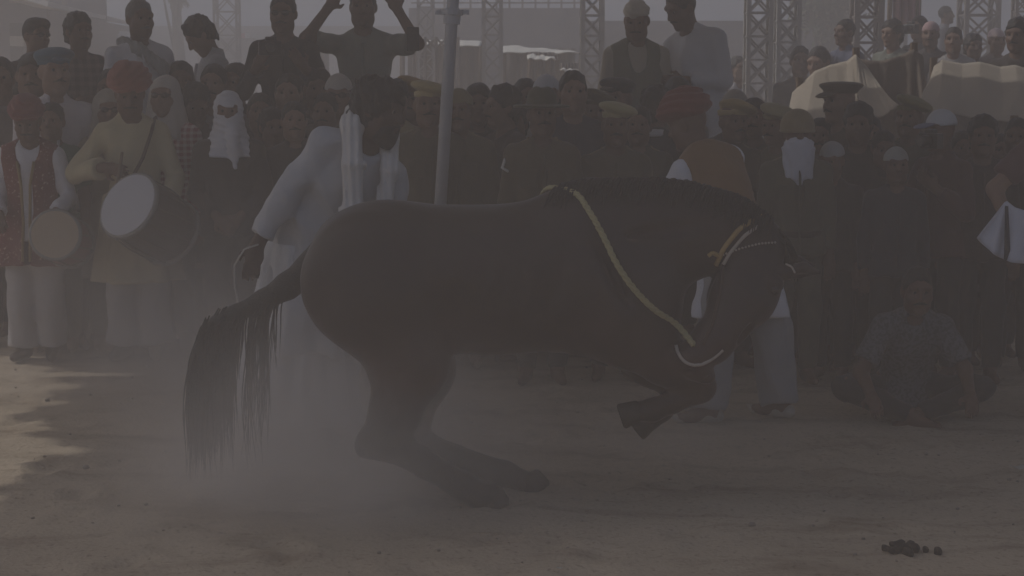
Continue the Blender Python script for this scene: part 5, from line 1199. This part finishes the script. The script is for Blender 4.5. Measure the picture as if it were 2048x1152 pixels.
P(1992, 56, 17.4, 'person in a pinkish white cap right of the cross braced tower', 15, (0, 0), 'stand', ('shirt', (.12, .09, .08)), hat=('skullcap',), hatc=[(.52, .40, .38)], skin=1, base=bk(17.4), group=B)
P(1600, 92, 18.0, 'dark haired person left of the canvas beside the pale tower', 0, (0, 0), 'stand', ('shirt', DARK), hat=('hair',), skin=0, base=0, group=B)
P(1634, 94, 17.0, 'stooping man in a brownish shirt just left of the canvas', -40, (0, 15), 'stand', ('shirt', (.20, .15, .12)), hat=('hair',), skin=1, base=0, group=B)
P(1476, 112, 20.0, 'small distant person in pale clothes left of the pale towers', 30, (0, 0), 'stand', ('shirt', (.36, .33, .34)), hat=('hair',), skin=1, group=B)
P(2034, 34, 13.9, 'big dark haired man at the right edge above the canvas', -35, (0, 5), 'stand', ('shirt', (.055, .045, .042)), hat=('bushy', 'moustache'), skin=0, base=.45, group=B)

# ------------------------------------------------------------------ things held by the crowd
def camera_thing(p, rzz, s, label):
    r = empty('camera', tuple(p), rzz, s); tag(r, label, 'camera')
    b = MB(); b.box((-.07, -.03, -.045), (.07, .03, .045)); b.box((-.03, -.03, .045), (.03, .025, .07)); bevel(b.build('camera_body', BLACKP, r), .006)
    b = MB(); b.tube([(0, -.03, 0), (0, -.10, 0), (0, -.105, 0)], [.034, .036, .030], 18); ln = b.build('lens', BLACKP, r, True)
    b = MB(); b.tube([(0, -.106, 0), (0, -.108, 0)], .028, 18); b.build('front_glass', LENS, ln)
camera_thing(at(540, 96, 11.28), .2, 1.0, 'black camera held at the chest by the man in the black shirt')
camera_thing(at(1822, 58, 18.62), -.9, 1.1, 'black camera raised by the photographer on the bank')
camera_thing(at(1862, 282, 9.55), -.9, .9, 'dark camera held up by the man in the white cap')
r = empty('phone', tuple(at(826, 78, 10.66))); tag(r, 'dark phone held up against the pale stalls', 'phone'); b = MB(); b.box((-.036, -.004, -.07), (.036, .004, .07)); bevel(b.build('case', BLACKP, r), .006); b = MB(); b.box((-.032, .004, -.062), (.032, .006, .062)); b.build('screen', LENS, r)
# person at the right edge: only a bare arm and the white cloth in the hand reach into the picture
pe = dict(pelvis=(0, 0, .93), lean=(-15, 4, 0), head=(-20, 0, 0), aL=((-.62, -.2, -.6), (.10, -.55, -.55)), aR=POSES['stand']['aR'])
root, J = custom('edge', 2128, 400, 8.9, 'person at the right edge with only a bare bent arm in the picture', pe, .98, 2, None, .016)
link('shirt', top_mesh(J, 'tee', .016, 1), root, cloth((.10, .05, .05))); link('trousers', trouser_mesh(J), root, cloth(DARK)); add_head(root, J, [('hair', HAIR)])
r = empty('white_cloth', tuple(at(2030, 470, 8.6))); tag(r, 'bluish white cloth with a dark stripe hanging at the right edge', 'cloth'); o = np.array(r.location)
tp = [(2010, 404), (2014, 402), (2030, 415), (2080, 430)]; bt = [(1954, 476), (1985, 508), (2020, 524), (2090, 532)]
nu = 40; G = np.zeros((nu, 12, 3))
for i in range(nu):
    u = i / (nu - 1); A = at(np.interp(u, [0, .33, .66, 1], [q[0] for q in tp]), np.interp(u, [0, .33, .66, 1], [q[1] for q in tp]), 8.62); Bq = at(np.interp(u, [0, .33, .66, 1], [q[0] for q in bt]), np.interp(u, [0, .33, .66, 1], [q[1] for q in bt]), 8.58)
    for j in range(12): t_ = j / 11; G[i, j] = A + (Bq - A) * t_ + V3(0, .025 * math.sin(u * 16) * t_, 0) - o
b = MB(); b.grid(G); solidify(b.build('cloth_sheet', cloth((.56, .56, .62)), r, True), .004)
b = MB(); b.grid(np.array([[at(x0 + (x1 - x0) * t_, y0 + (y1 - y0) * t_, 8.575) - o for t_ in np.linspace(.05, .98, 8)] for x0, y0, x1, y1 in ((2010, 406, 2008, 522), (2016, 406, 2022, 524))])); solidify(b.build('stripe', cloth((.05, .05, .06)), r, True), .003)
